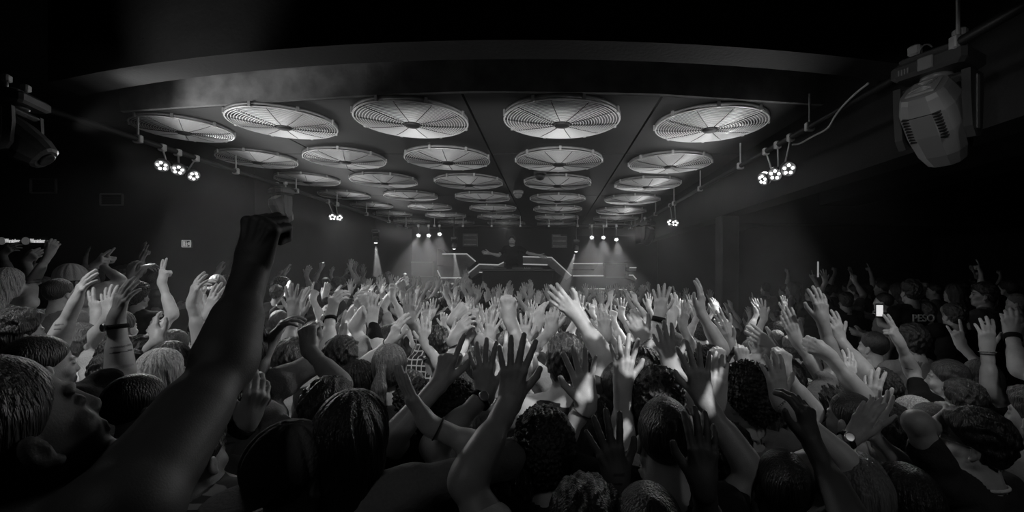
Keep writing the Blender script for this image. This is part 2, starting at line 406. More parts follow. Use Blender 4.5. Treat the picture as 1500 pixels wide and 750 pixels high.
def make_person(sp, v=.005, root_loc=None):
    """sp: hc head centre (world), yaw, head_yaw, pitch, s, sex, hair, hc_, shirt, arms; builds body, clothes and hair as children of an Empty."""
    hc = np.asarray(sp['hc'], float); s = sp.get('s', 1.0); yaw = math.radians(sp.get('yaw', 0)); hy = yaw + math.radians(sp.get('hyaw', 0))
    pit = math.radians(sp.get('pitch', 5)); fem = sp.get('fem', False)
    fz = sp.get('floor', floor_z(hc[0], hc[1]))
    lean = np.array(sp.get('lean', (0, -.02, 0)), float)
    O = np.array([hc[0] + lean[0], hc[1] + lean[1], fz])
    U = np.array([0, 0, 1.]); f = np.array([-math.sin(yaw), math.cos(yaw), 0]); r = np.array([math.cos(yaw), math.sin(yaw), 0])
    hf0 = np.array([-math.sin(hy), math.cos(hy), 0]); hr = np.array([math.cos(hy), math.sin(hy), 0])
    hf = hf0 * math.cos(pit) + U * math.sin(pit); hu = -hf0 * math.sin(pit) + U * math.cos(pit)
    tilt = math.radians(sp.get('tilt', 0)); hr, hu = hr*math.cos(tilt) - hu*math.sin(tilt), hu*math.cos(tilt) + hr*math.sin(tilt)
    RH = np.stack([hr, hf, hu], 1); RT = np.stack([r, f, U], 1)
    H = hc - O
    bd = lambda a, b, c, ln=1.0: H + lean * min(1, -c / .6) * ln + (r*a + f*b) * s + U * c * s   # torso point; c below head centre
    hp = lambda a, b, c: H + (hr*a + hf*b + hu*c) * s
    w = .92 if fem else 1.0
    arms = {}
    for a in sp.get('arms', []):
        sg = 1 if a['side'] == 'R' else -1
        W = np.asarray(a['W'], float) - O
        up = 1 if W[2] > bd(0, 0, -.2)[2] else 0
        S = bd(sg*(.165*w - .012*up), .0 + .02*up, -.205 + .055*up)
        dist = np.linalg.norm(W - S); full = .54*s
        if dist > full: S = S + nrm(W - S) * min(dist - full, .045)
        pole = a.get('pole')
        if pole is None: pole = r*sg*.7 - U*.45 + f*.15
        elif a.get('polept'): pole = np.asarray(pole) - O - (S + W) / 2
        E = ik(S, W, .285*s, .255*s, pole)
        arms[a['side']] = (S, E, W, a)
    for sd in ('L', 'R'):
        if sd not in arms:
            sg = 1 if sd == 'R' else -1
            S = bd(sg*.175*w, 0, -.215); E = bd(sg*.215*w, -.03, -.48); W = bd(sg*.19*w, .10, -.70)
            if sp.get('elbows') == 'bent': W = bd(sg*.10, .24, -.42)
            arms[sd] = (S, E, W, {'side': sd, 'pose': 'relax', 'd': W - E, 'n': -r*sg, 'hang': True})
    def torso(F_, g=0.0, inner=False):
        F_.ell(bd(0, 0, -.335), (.160*w*s + g, .108*s + g, .165*s + g), RT, .05)
        F_.ell(bd(0, 0, -.53), (.130*w*s + g, .096*s + g, .15*s + g), RT, .06)
        F_.ell(bd(0, 0, -.68), ((.155 if not fem else .16)*s + g, .108*s + g, .12*s + g), RT, .05)
        for sd in ('L', 'R'):
            S = arms[sd][0]
            F_.cone(bd(0, -.01, -.205), S, .058*s + g, .050*s + g, .04)
            F_.cone(bd(0, -.02, -.14 if not g else -.155), S + U*.01, .036*s + g*.7, .034*s + g*.8, .045)
            sg = 1 if sd == 'R' else -1
            F_.ell(bd(sg*.075, -.035, -.30), (.075*s + g, .06*s + g, .10*s + g), RT, .04)      # shoulder blade / lat
            if fem: F_.ell(bd(sg*.07, .085, -.37), (.06*s + g, .055*s + g, .06*s + g), RT, .03)
    # ---- body
    B = Field(); torso(B)
    nr = .050 if fem else .060
    B.cone(bd(0, -.015, -.19), hp(0, -.012, -.05), nr*1.08*s, nr*s*.95, .03)
    B.ell(hp(0, -.012, .025), (.073*s, .094*s, .092*s), RH, .02)          # cranium
    B.ell(hp(0, .022, -.045), (.060*s, .066*s, .076*s), RH, .025)          # face
    B.ell(hp(0, .058, -.102), (.024*s, .022*s, .018*s), RH, .025)          # chin
    for sx in (-1, 1):
        B.cone(hp(sx*.052, .0, -.065), hp(sx*.020, .060, -.100), .016*s, .014*s, .02)   # jaw
        B.ell(hp(sx*.040, .058, -.038), (.020*s, .016*s, .016*s), RH, .02)             # cheekbone
        B.ell(hp(sx*.030, .092, -.006), (.017*s, .014*s, .012*s), RH, .010, sub=True)  # eye socket
        B.ell(hp(sx*.030, .072, -.007), (.0125*s, .0125*s, .0110*s), RH, .004)         # eyeball under the lid
        B.cone(hp(sx*.014, .085, .013), hp(sx*.044, .072, .015), .006*s, .005*s, .012)  # brow
        ec = hp(sx*.076, -.004, -.020)                                                 # ear
        B.ell(ec, (.008*s, .016*s, .028*s), RH, .008)
        B.ell(ec + (hr*sx*.009 + hf*.004) * s, (.005*s, .008*s, .014*s), RH, .005, sub=True)
        B.ell(hp(sx*.075, .006, -.046), (.007*s, .009*s, .009*s), RH, .006)
    B.cone(hp(0, .082, .004), hp(0, .094, -.036), .0065*s, .0105*s, .014)    # nose
    for sx in (-1, 1): B.ell(hp(sx*.010, .088, -.040), (.008*s, .009*s, .007*s), RH, .008)
    B.cone(hp(-.018, .082, -.066), hp(.018, .082, -.066), .0062*s, .0062*s, .008)
    B.cone(hp(-.016, .080, -.077), hp(.016, .080, -.077), .0068*s, .0068*s, .006)
    B.cone(hp(-.022, .094, -.0715), hp(.022, .094, -.0715), .0035*s, .0035*s, .004, sub=True)
    am = (.84 if fem else 1.0) * sp.get('armr', 1.0)
    for sd, (S, E, W, a) in arms.items():
        B.ell(S, (.055*s*am,)*3, RT, .03)
        ue = nrm(E - S); fe = nrm(W - E)
        B.cone(S, E, .049*s*am, .037*s*am, .03)
        B.cone(S + ue*.08*s, S + ue*.19*s, .046*s*am, .042*s*am, .025)
        B.ell(E - ue*.005, (.038*s*am,)*3, RT, .015)
        hn = a.get('n', f); hn = np.asarray(hn, float); hn = nrm(hn - fe*(hn @ fe))
        B.cone(E, W, .038*s*am, .0265*s*am, .02)
        B.cone(E + fe*.035*s, E + fe*.12*s, .044*s*am, .036*s*am, .03)
        B.cone(W - fe*.06*s, W + nrm(np.asarray(a['d'])) * .012*s, .030*s*am, .029*s*am, .015, hn, 1.25)
        hand(B, W, a['d'], hn if a.get('hang') else a.get('n', f), sd, a['pose'], s * a.get('hs', .94 if fem else 1.04))
    pts, q = B.grow(v)
    if sp.get('shirt', ('tee',))[0] != 'none':      # skin well inside the clothes is not needed
        lz = bd(0, 0, -.34)[2]; hid = (pts[:, 2] < lz)
        for sd, (S, E, W, a) in arms.items():
            for p0, p1 in ((S, E), (E, W), (W, W + nrm(a['d'])*.15)):
                ba = p1 - p0; t = np.clip(((pts - p0) @ ba) / (ba @ ba), 0, 1)
                hid &= np.linalg.norm(pts - p0 - t[:, None]*ba, axis=1) > .085*s
        kf = ~hid[q].all(1); q = q[kf]
        used = np.unique(q); mp_ = np.zeros(len(pts), np.int32); mp_[used] = np.arange(len(used)); pts = pts[used]; q = mp_[q]
    L = ((pts + 0.0) - H) @ RH / s
    tint = np.ones(len(pts))
    face = (L[:, 1] > .055)
    ax_ = np.abs(L[:, 0])
    tint[face & (np.abs(L[:, 2] + .0715) < .0085 - ax_*.22) & (ax_ < .023)] = .72                       # lips
    tint[face & (np.abs(L[:, 2] - .0165) < .0035) & (ax_ > .012) & (ax_ < .044)] = .35        # eyebrows
    if sp.get('eyes', True):
        tint[face & (((ax_ - .030)/.012)**2 + ((L[:, 2] + .007)/.0035)**2 < 1)] = .15          # lashes and iris
    if sp.get('beard'):
        bz = (L[:, 2] < -.045) & (L[:, 2] > -.12) & (L[:, 1] > -.01) & (np.abs(L[:, 2] + .0715) > .012)
        tint[bz & (np.abs(L).max(1) < .14)] = .3
    root = empty('person', O)
    sk = SKIN[sp.get('skin', 1)]
    link('body', np_mesh('body', pts, q, sk, tint), root)
    # ---- shirt
    kind, col = sp.get('shirt', ('tee', 'black'))
    seed = rnd.random() * 6
    if kind != 'none':
        T = Field(); torso(T, .016)
        T.ell(bd(0, 0, -.70), (.165*s + .013, .120*s + .013, .12*s), RT, .05)
        for sd, (S, E, W, a) in arms.items():
            if kind == 'tank': continue
            ue = E - S
            if kind == 'tee':
                T.cone(S, S + ue*.58, .063*s*am, (.062 if not fem else .056)*s*am, .035)
            else:
                T.cone(S, E, .062*s, .050*s, .035); T.ell(E, (.050*s,)*3, RT, .02)
                T.cone(E, E + (W - E) * (.86 if kind == 'long' else .25), .050*s, (.040 if kind == 'long' else .052)*s, .02)
                if kind == 'roll':
                    for t_ in (.22, .27): T.cone(E + (W - E)*t_, E + (W - E)*(t_ + .03), .054*s, .054*s, .004)
        zn = bd(0, 0, -.145)[2]; zh = bd(0, 0, -.76)[2]
        def cut(P):
            d = np.maximum(P[:, 2] - (zn + 2.0) , zh - P[:, 2])
            A = np.asarray(bd(0, -.015, -.19)); Bn = np.asarray(hp(0, -.012, -.05)); ba = Bn - A
            t = np.clip(((P - A) @ ba) / (ba @ ba), .0, 1.3); dn = np.linalg.norm(P - A - t[:, None]*ba, axis=1)
            neck = np.where(((P - A) @ ba) > 0, (nr*1.08 + .012)*s - dn, -1.0)
            d = np.maximum(d, neck)
            if kind == 'tank':
                for sd in ('L', 'R'):
                    d = np.maximum(d, .085*s - np.linalg.norm((P - arms[sd][0]), axis=1))
                d = np.maximum(d, (P[:, 2] - bd(0, 0, -.16)[2]))
            return d
        fa = sp.get('fold', .0045)
        def fold(P):
            n1 = noise3(P @ RT, np.array([14, 14, 48.]), seed); n2 = noise3(P @ RT, np.array([42, 30, 70.]), seed + 2)
            return fa * n1 + fa*.5 * n2
        link('shirt' if kind != 'tank' else 'vest', np_mesh('shirt', *T.grow(max(v, .006), fold, cut), CLOTH[col]), root)
        if sp.get('collar'):
            cb = MB(); pts_ = []
            for k in range(24):
                t = 2*PI*k/24; pts_.append(bd(0, -.012, -.155 - .012*math.sin(t)) + (r*math.cos(t)*.075 + f*math.sin(t)*.080)*s)
            cb.tube(pts_, .006, 8, True); cb.build('collar', CLOTH['white'], root)
    # ---- hair and hats
    hk, hcol = sp.get('hair', ('short', 'black'))
    if hk != 'bald':
        G = Field(); th = {'buzz': .004, 'short': .013, 'fade': .015, 'slick': .009, 'curly': .026, 'afro': .045, 'bob': .018, 'long': .015, 'pony': .008, 'bun': .008, 'braids': .014}[hk]
        low = hk in ('bob', 'long', 'braids')
        G.ell(hp(0, -.014, .028), ((.074 + th)*s, (.096 + th)*s, (.093 + th*1.15)*s), RH, .02)
        if hk in ('short', 'fade', 'curly'): G.ell(hp(0, .02, .07), ((.060 + th)*s, (.072 + th)*s, (.046 + th)*s), RH, .02)
        if hk not in ('buzz',): G.ell(hp(0, -.045, -.03), ((.058 + th*.5)*s, (.045 + th*.6)*s, (.055)*s), RH, .025)
        if low:
            dn = .13 if hk == 'bob' else .10
            G.cone(hp(0, -.05, .0), hp(0, -.06, -dn), (.078 + th*.4)*s, (.070)*s, .03)
            for sx in (-1, 1): G.cone(hp(sx*.06, -.01, .03), hp(sx*.070, -.01, -dn*.9), .030*s, .024*s, .03)
        if hk in ('long', 'braids'):
            b0 = bd(0, -.10, -.18); b1 = bd(0, -.145, -.42)
            G.cone(hp(0, -.06, -.08), b0, .072*s, .074*s, .03, f, 1.25); G.cone(b0, b1, .076*s, .050*s, .03, f, 1.6)
        if hk == 'pony':
            G.ell(hp(0, -.115, .035), (.020*s,)*3, RH, .01)
            G.cone(hp(0, -.12, .035), hp(0, -.155, -.05), .020*s, .032*s, .01); G.cone(hp(0, -.155, -.05), bd(0, -.15, -.27), .032*s, .014*s, .02)
        if hk == 'bun': G.ell(hp(0, -.10, .085), (.036*s,)*3, RH, .01)
        def hcut(P):
            Lq = (P - H) @ RH / s
            front = (Lq[:, 1] - (1.05*Lq[:, 2] if not low else .55*Lq[:, 2]) - (.028 if not low else .030 + th)) * .7
            if hk in ('short', 'fade', 'curly', 'afro'): front = np.minimum(front, (-Lq[:, 2] + .070) + (Lq[:, 1] - .115)*2) if False else front
            # leave the ears free
            ear = .026 - np.sqrt((Lq[:, 1] + .0)**2 + (Lq[:, 2] + .030)**2) if hk not in ('long', 'bob', 'braids', 'afro') else -np.ones(len(P))
            ear = np.where(np.abs(Lq[:, 0]) > .045, ear, -1.0)
            inner = .9 - 1.0 * np.ones(len(P))
            return np.maximum(front, ear) * s
        def taper(P):
            Lq = (P - H) @ RH / s
            fr = Lq[:, 1] - (1.05 if not low else .55)*Lq[:, 2] - (.028 if not low else .030 + th)
            return np.clip(1 + fr/.03, 0, 1) * (th + .001) * (0.9 if not low else .5)
        amp = {'buzz': .0, 'short': .004, 'fade': .005, 'slick': .002, 'curly': .007, 'afro': .010, 'bob': .0022, 'long': .003, 'pony': .003, 'bun': .003, 'braids': .006}[hk]
        def strands(P):
            Lq = (P - H) @ RH
            if hk in ('curly', 'afro'): return amp * (noise3(Lq, np.array([230, 230, 230.]), seed)*.8 + .4*noise3(Lq, np.array([110, 120, 100.]), seed + 1))
            if hk in ('long', 'bob', 'braids', 'pony'):
                th_ = np.arctan2(Lq[:, 0], -(Lq[:, 1] - .0)); return amp * (np.sin(th_*16 + 3*np.sin(Lq[:, 2]*14 + seed)) *.7 + .5*np.sin(th_*37 + seed + 5*np.sin(Lq[:, 2]*9)))
            return amp * noise3(Lq, np.array([150, 45, 90.]), seed) + amp*.7*noise3(Lq, np.array([260, 70, 120.]), seed + 1)
        hm = HAIRM['curl'] if hk in ('curly', 'afro') and hcol == 'black' else HAIRM[hcol]
        link('hair', np_mesh('hair', *G.grow(max(v*.9, .004), lambda P: strands(P) + taper(P), hcut), hm), root)
    if sp.get('hat'):
        hat, hcl = sp['hat']
        C = Field()
        C.ell(hp(0, -.012, .038), (.090*s, .112*s, .104*s), RH, .02)
        def ccut(P): return -(((P - H) @ RH)[:, 2] / s - .012 ) * s if False else (.008 - ((P - H) @ RH)[:, 2] / s) * s
        if hat == 'bucket':
            C.cone(hp(0, -.01, .05), hp(0, -.01, .0), .11*s, .135*s, .02)
        pts_, q_ = C.grow(.006, lambda P: .005*np.sin(np.arctan2(((P-H) @ RH)[:, 0], ((P-H) @ RH)[:, 1]) * 6)**8, ccut)
        cap = link({'bucket': 'bucket_hat'}.get(hat, 'baseball_cap'), np_mesh('hat', pts_, q_, CLOTH[hcl]), root)
        if hat in ('cap', 'cap_back'):
            sgn = 1 if hat == 'cap' else -1
            Bm = Field(); Bm.ell(hp(0, sgn*.125 - .01, .008), (.078*s, .075*s, .008*s), RH, .01)
            link('brim', np_mesh('brim', *Bm.grow(.004, lambda P: .0001*P[:, 0]), CLOTH[hcl]), cap)
            m = MB(); m.lathe([(.001, .004), (.007, .002), (.009, -.003)], hp(0, -.012, .141), 10); m.build('cap_button', CLOTH[hcl], cap)
    # ---- wrist wear, glasses
    for sd, (S, E, W, a) in arms.items():
        for acc in a.get('wear', []):
            fe = nrm(W - E); hn = np.asarray(a.get('n', f), float); hn = nrm(hn - fe*(hn @ fe)); sdv = np.cross(fe, hn)
            c = W - fe * {'watch': .03, 'band': .025, 'bracelet': .015, 'thin': .03}[acc] * s
            rr = .0335*s*am + .002
            ring = [c + (sdv*math.cos(t)*rr*1.05 + hn*math.sin(t)*rr*.92) for t in np.linspace(0, 2*PI, 25)[:-1]]
            m = MB()
            if acc in ('watch', 'band'):
                hw = .010*s if acc == 'watch' else .016*s
                vs = []; n_ = len(ring)
                for off, rad_ in ((-hw, 1.0), (-hw, 1.12), (hw, 1.12), (hw, 1.0)):
                    vs += [c + (p - c)*rad_ + fe*off for p in ring]
                m.add(vs, [(k*n_ + i, k*n_ + (i+1) % n_, ((k+1) % 4)*n_ + (i+1) % n_, ((k+1) % 4)*n_ + i) for k in range(4) for i in range(n_)], True)
                wb = m.build('wristwatch' if acc == 'watch' else 'wristband', CLOTH['black'], root)
                if acc == 'watch':
                    m2 = MB(); ctr = c - hn*(rr*1.08)
                    M3 = Matrix(np.stack([sdv, fe, -hn], 1).tolist())
                    m2.lathe([(.017*s, 0), (.019*s, .004), (.017*s, .009), (.014*s, .0092)], ctr, 20, M3)
                    m2.build('watch_case', MATS['steel'], wb)
            elif acc == 'bracelet':
                for p in ring[::1]: m.lathe([(.0005, -.004), (.0035, -.002), (.0042, 0), (.0035, .002), (.0005, .004)], c + (p - c)*1.03, 8)
                m.build('beaded_bracelet', CLOTH['light'], root)
            else:
                m.tube([c + (p - c)*1.02 for p in ring], .0025, 6, True); m.build('thin_bracelet', CLOTH['dark'], root)
    if sp.get('glasses'):
        m = MB()
        for sx in (-1, 1):
            m.tube([hp(sx*.032 + .020*math.cos(t), .100, -.006 + .017*math.sin(t)) for t in np.linspace(0, 2*PI, 19)[:-1]], .0016, 6, True)
            m.tube([hp(sx*.052, .098, .0), hp(sx*.078, .02, .0), hp(sx*.080, -.01, -.006)], .0016, 6)
        m.tube([hp(-.012, .102, .0), hp(.012, .102, .0)], .0016, 6)
        m.build('glasses', MATS['steel'], root)
    # ---- legs reach the floor
    tr, sh = legs_mesh('denim' if fem or rnd.random() < .5 else 'dark')
    hipz = bd(0, 0, -.68)[2]
    for nme, me in (('trousers', tr), ('shoes', sh)):
        o = link(nme, me, root); o.scale = (s, s, hipz / .93) if nme == 'trousers' else (s, s, 1.0)
        o.rotation_euler = (0, 0, yaw)
    return root
MATS = {'steel': mat('steel', .5, .3, 1.0)}

# ------------------------------------------------------------------ the room
M_ceil = mat('ceiling_panel', .013, .6, bump=.15, scale=9, var=.35, vscale=1.3, spec=.5)
M_upper = mat('upper_ceiling', .02, .9, var=.3, vscale=2)
M_conc = mat('painted_concrete', .16, .8, bump=.5, scale=14, var=.35, vscale=5)
M_beam = mat('beam_paint', .018, .7, bump=.3, scale=30, var=.3, vscale=2)
M_wall = mat('dark_wall', .02, .8, bump=.2, scale=20, var=.35, vscale=1.5)
M_floor = mat('floor_paint', .03, .5, bump=.1, scale=20, var=.3, vscale=3)
M_black = mat('black_metal', .02, .45, .3, spec=.5)
M_shell = mat('fixture_shell', .06, .35, spec=.6, bump=.1, scale=60)
M_shell2 = mat('fixture_grey', .22, .35, spec=.6)
M_steel = mat('galvanised', .55, .42, .55, bump=.1, scale=50, var=.2, vscale=9)
M_wire = mat('guard_wire', .85, .35, .4)
M_dish = mat('fan_dish', .24, .5, .3, var=.3, vscale=5)
M_hub = mat('hub_black', .015, .5)
M_blade = mat('fan_blade', .20, .45, .5, var=.3, vscale=6)
M_led = mat('led', .9, emit=1.0, strength=4.0)
M_ledsoft = mat('led_strip', .9, emit=1.0, strength=.30)
M_sign = mat('sign_lit', .9, emit=1.0, strength=.4)
M_signdim = mat('sign_dim', .5, emit=1.0, strength=.22)

HZ = 1.6                                        # the low ceiling hangs this far above the lens
CZ = ZC + HZ
def struct(o, kind='structure'): o['kind'] = kind; return o
def slab(name, x0, x1, y0, y1, z0, z1, m):
    b = MB(); b.box(((x0+x1)/2, (y0+y1)/2, (z0+z1)/2), (x1-x0, y1-y0, z1-z0)); return struct(b.build(name, m))
slab('floor', -13, 12, -2.5, 17, -.2, 0, M_floor)
slab('trim_1', -13, -1.45, .9, 16, 0.0, .22, M_floor)           # raised tiers on the left
slab('trim_2', -13, -3.3, 1.2, 16, .22, .50, M_floor)
slab('trim_3', 3.35, 12, -2.5, 14, 0.0, .30, M_floor)
slab('ceiling', -13, 12, -2.5, 17, 4.75, 4.95, M_upper)
slab('wall_back', -13, 12, 16.1, 16.3, 0, 4.75, M_wall)
slab('wall_left', -5.2, -4.95, 7.5, 16.1, .5, 4.75, M_wall)
slab('wall_bar', -13, -5.2, 7.5, 7.7, .5, 4.75, M_wall)
slab('wall_outer_left', -13.2, -13, -2.5, 16.3, 0, 4.75, M_wall)
slab('wall_right', 12, 12.2, -2.5, 17, 0, 4.75, M_wall)
slab('wall_behind', -13, 12, -2.7, -2.5, 0, 4.95, M_wall)
slab('wall_side_hall', 3.4, 12, 14.0, 14.15, .3, 4.75, M_wall)
# low ceiling panels: front edge bows gently
def front_y(x):
    pts = [(-4.25, 4.45), (-2.6, 4.19), (-1.57, 4.04), (-.64, 3.96), (.88, 4.01), (2.55, 4.27)]
    if x <= pts[0][0]: return pts[0][1]
    for (a, ya), (b, yb) in zip(pts, pts[1:]):
        if x <= b: return ya + (yb - ya) * (x - a) / (b - a)
    return pts[-1][1]
XL, XR = -4.25, 2.6
seam_x = [XL, -3.1, -.78, 1.02, XR]
k = 0
for i in range(4):
    xa, xb = seam_x[i] + .012, seam_x[i+1] - .012
    yend = [None, 6.0, 9.2, 12.6, 16.1]
    for j in range(4):
        ns = 6; b = MB(); vs = []
        for z in (CZ, CZ + .06):
            for t in range(ns + 1):
                x = xa + (xb - xa)*t/ns
                vs.append((x, front_y(x) if j == 0 else yend[j] + .012, z)); vs.append((x, yend[j+1] - .012, z))
        fs = []; N = 2*(ns+1)
        for t in range(ns):
            fs.append((2*t, 2*t+1, 2*t+3, 2*t+2)); fs.append((N + 2*t, N + 2*t+2, N + 2*t+3, N + 2*t+1))
            fs.append((2*t, 2*t+2, N + 2*t+2, N + 2*t)); fs.append((2*t+1, N + 2*t+1, N + 2*t+3, 2*t+3))
        fs.append((0, N, N+1, 1)); fs.append((2*ns, 2*ns+1, N+2*ns+1, N+2*ns))
        b.add(vs, fs); struct(b.build('ceiling_panel', M_ceil)); k += 1
slab('ceiling_void', XL, XR, 4.5, 16.1, CZ + .08, CZ + .12, M_upper)
def curved_strip(name, pts, z0, z1, th, m):
    b = MB(); vs = []
    for z in (z0, z1):
        for x, y in pts: vs.append((x, y, z)); vs.append((x, y + th, z))
    n = len(pts); N = 2*n; fs = []
    for t in range(n-1):
        a, c = 2*t, 2*t+2
        fs += [(a, a+1, c+1, c), (N+a, N+c, N+c+1, N+a+1), (a, c, N+c, N+a), (a+1, N+a+1, N+c+1, c+1)]
    fs += [(0, N, N+1, 1), (2*n-2, 2*n-1, N+2*n-1, N+2*n-2)]
    b.add(vs, fs, False); return struct(b.build(name, m))
xs = np.linspace(XL, XR, 22)
curved_strip('ceiling_fascia', [(x, front_y(x) - .04) for x in xs], CZ - .0, 4.74, .05, M_conc)
bx = np.linspace(-4.3, 3.0, 24)
curved_strip('ceiling_beam', [(x, 3.12 + .042*(x + .2)**2) for x in bx], 3.83, 4.74, .28, M_beam)
slab('wall_beam_right', 3.1, 3.45, -2.4, 16.1, 3.23, 4.75, M_beam)
slab('ceiling_side_beam', 3.45, 12, 8.6, 9.0, 3.15, 4.75, M_beam)
slab('ceiling_side_duct', 5.2, 5.9, -2.4, 13.9, 3.5, 3.9, M_beam)
p = MB(); p.box((3.22, 8.1, 1.615), (.32, .32, 3.23), bevel=.02); struct(p.build('column', mat('column_paint', .05, .6, bump=.2, scale=25, var=.2, vscale=3)))
# exit to the bright side rooms: two light slits on the far side wall
for (px, y0, y1, Y, w) in ((1079, 350, 410, 13.9, .035), (1200, 383, 406, 13.9, .03)):
    a = at(px, y0, Y); c = at(px, y1, Y)
    b = MB(); b.box((a[0], Y + .06, (a[2]+c[2])/2), (w, .04, a[2]-c[2]))
    o = b.build('door_gap_light', M_signdim if px > 1100 else M_signdim)
    tag(o, 'tall thin slit of light at the door edge ' + ('right of the column' if px < 1100 else 'far right in the side hall'), 'light', None)
# side hall door frame lines
for x0, x1, z in ((1.9, 3.05, 2.63), (.4, 3.05, 3.55)):
    b = MB(); b.box(((x0+x1)/2, 15.9, z), (x1-x0, .08, .05)); struct(b.build('trim_4', M_beam))
# wall vents in the bar wall
for (x0, x1, y0, y1) in ((43, 80, 262, 282), (146, 178, 284, 300)):
    a = at(x0, y0, 7.45); c = at(x1, y1, 7.45); w, h = c[0]-a[0], a[2]-c[2]
    r_ = empty('wall_vent', ((a[0]+c[0])/2, 7.47, (a[2]+c[2])/2))
    tag(r_, 'flush rectangular air vent high on the dark bar wall, ' + ('left one' if x0 < 100 else 'right one'), 'vent')
    b = MB()
    for sx in (-1, 1): b.box((sx*w/2, 0, 0), (.02, .03, h))
    for sz in (-1, 1): b.box((0, 0, sz*h/2), (w, .03, .02))
    b.build('frame', M_shell2, r_); b = MB()
    for q in range(5): b.box((0, .01, -h/2 + h*(q+.5)/5), (w, .01, .012))
    b.build('louvre', M_black, r_)

# ------------------------------------------------------------------ ceiling fans
FR = .60
def fan_meshes():
    g = MB()
    for i in range(18):
        rr = .085 + (FR - .085) * (i + 1) / 18
        zz = -.055 - .035*math.cos(rr/FR*PI/2)
        n = 44
        g.tube([(rr*math.cos(t), rr*math.sin(t), zz) for t in np.linspace(0, 2*PI, n+1)[:-1]], .0042, 4, True)
    rim = MB(); n = 64
    rim.tube([(FR*1.01*math.cos(t), FR*1.01*math.sin(t), -.05) for t in np.linspace(0, 2*PI, n+1)[:-1]], .008, 8, True)
    for k_ in range(8):
        t = 2*PI*k_/8 + .2; rim.box((FR*1.02*math.cos(t), FR*1.02*math.sin(t), -.03), (.03, .03, .06), t)
    strut = MB()
    for off in (-.012, .012):
        strut.tube([(0.03, off, -.094), (FR*.5, off, -.083), (FR*.9, off, -.062), (FR*1.01, off, -.05)], .0045, 5)
    strut1 = MB(); strut1.tube([(0.03, 0, -.094), (FR*.5, 0, -.083), (FR*.9, 0, -.062), (FR*1.01, 0, -.05)], .0045, 5)
    hub = MB(); hub.lathe([(.02, -.115), (.075, -.110), (.085, -.098), (.085, -.05), (.05, -.02), (.02, -.01)], n=24)
    bl = MB(); vs = []; nn = 10
    for i in range(nn + 1):
        rr = .08 + (FR*.93 - .08)*i/nn; wv = .10 + .22*(i/nn)**.8; tw = .45 - .25*i/nn
        for j in range(5):
            a_ = -wv/2 + wv*j/4; ang = a_ / rr if rr > .2 else a_ / .2
            vs.append((rr*math.cos(ang), rr*math.sin(ang), -.042 + a_*tw*.30))
    fs = [(i*5+j, i*5+j+1, (i+1)*5+j+1, (i+1)*5+j) for i in range(nn) for j in range(4)]
    bl.add(vs, fs, True); m0 = len(vs); bl.add([(x, y, z + .003) for x, y, z in vs], [tuple(reversed(f_)) for f_ in fs], True)
    dish = MB(); dish.lathe([(.05, -.004), (FR*.7, -.004), (FR*.98, -.006), (FR*1.0, -.03), (FR*1.015, -.03), (FR*1.02, -.001)], n=56)
    return dict(guard=g.mesh('guard', M_wire), rim=rim.mesh('rim', M_steel), strut=strut1.mesh('strut', M_hub), pair=strut.mesh('strut', M_hub), hub=hub.mesh('hub', M_hub), blade=bl.mesh('blade', M_blade), housing=dish.mesh('housing', M_dish))
FM = fan_meshes()
fan_px = [  # centre pixel and width in the photograph
 [(270,195,122),(416,186,144),(604,181,162),(823,180,170),(1040,188,158)],
 [(378,238,103),(506,237,112),(656,237,123),(819,239,126),(981,243,118)],
 [(451,267,86),(563,268,94),(687,270,98),(817,271,98),(948,273,95)],
 [(505,289,70),(602,290,76),(707,292,80),(817,294,80),(926,295,80)],
 [(545,304,58),(630,306,62),(722,308,68),(817,309,70),(910,311,72)],
 [(575,316,54),(653,318,58),(731,320,62),(816,321,64),(902,322,64)],
 [(603,326,50),(668,328,52),(742,329,54),(816,330,58),(893,331,58)]]
words_row = ['front row', 'second row', 'third row', 'fourth row', 'fifth row', 'sixth row', 'last row near the stage']
words_col = ['far left', 'second from left', 'middle', 'second from right', 'far right']
for ri, row in enumerate(fan_px):
    for ci, (px, py, wpx) in enumerate(row):
        Y = F * (HZ - .07) / (400 - py); X = (px - VX) / F * Y; R_ = wpx / F * Y / 2
        sc_ = min(max(R_ / (FR*1.02), .72), 1.12)
        rt = empty('ceiling_fan', (X, Y, CZ), rnd.random()*.6); rt.scale = (sc_, sc_, sc_)
        tag(rt, 'round caged ceiling fan, %s, %s of five' % (words_row[ri], words_col[ci]), 'fan', 'round caged fans in the low ceiling')
        for nm in ('housing', 'guard', 'rim', 'hub'): link(nm, FM[nm], rt)
        for k_ in range(10):
            o = link('strut', FM['pair' if k_ % 5 == 0 else 'strut'], rt); o.rotation_euler = (0, 0, 2*PI*k_/10)
        b0 = rnd.random()*6
        for k_ in range(5):
            o = link('blade', FM['blade'], rt); o.rotation_euler = (0, 0, b0 + 2*PI*k_/5); o.location = (0, 0, .0)

# ------------------------------------------------------------------ trusses (pipes)
def pipe(name, pts, r, label, n=10):
    rt = empty(name, tuple(pts[0])); b = MB(); b.tube([np.array(q) - np.array(pts[0]) for q in pts], r, n); b.build('tube', M_black, rt)
    b = MB(); L = len(pts)
    a, c = np.array(pts[0], float), np.array(pts[-1], float)
    for t in np.linspace(.04, .97, 9):
        q = a + (c - a)*t - a; b = MB()
        b.box(q + np.array([0, 0, .0]), (r*2.8, .05, r*2.8), bevel=.008); b.cyl(q + np.array([0, 0, r]), q + np.array([0, 0, CZ + .9 - (q + a)[2]]) * np.array([1, 1, 1]) if q[1] + a[1] < 3.9 else q + np.array([0, 0, max(.05, CZ + .02 - (q + a)[2])]), .010, 8); b.build('hanger', M_steel, rt)
    return tag(rt, label, 'lighting pipe')
pipe('lighting_pipe', [(2.35, .6, 3.53), (2.35, 13.2, 3.50)], .028, 'long black lighting pipe along the right edge of the low ceiling')
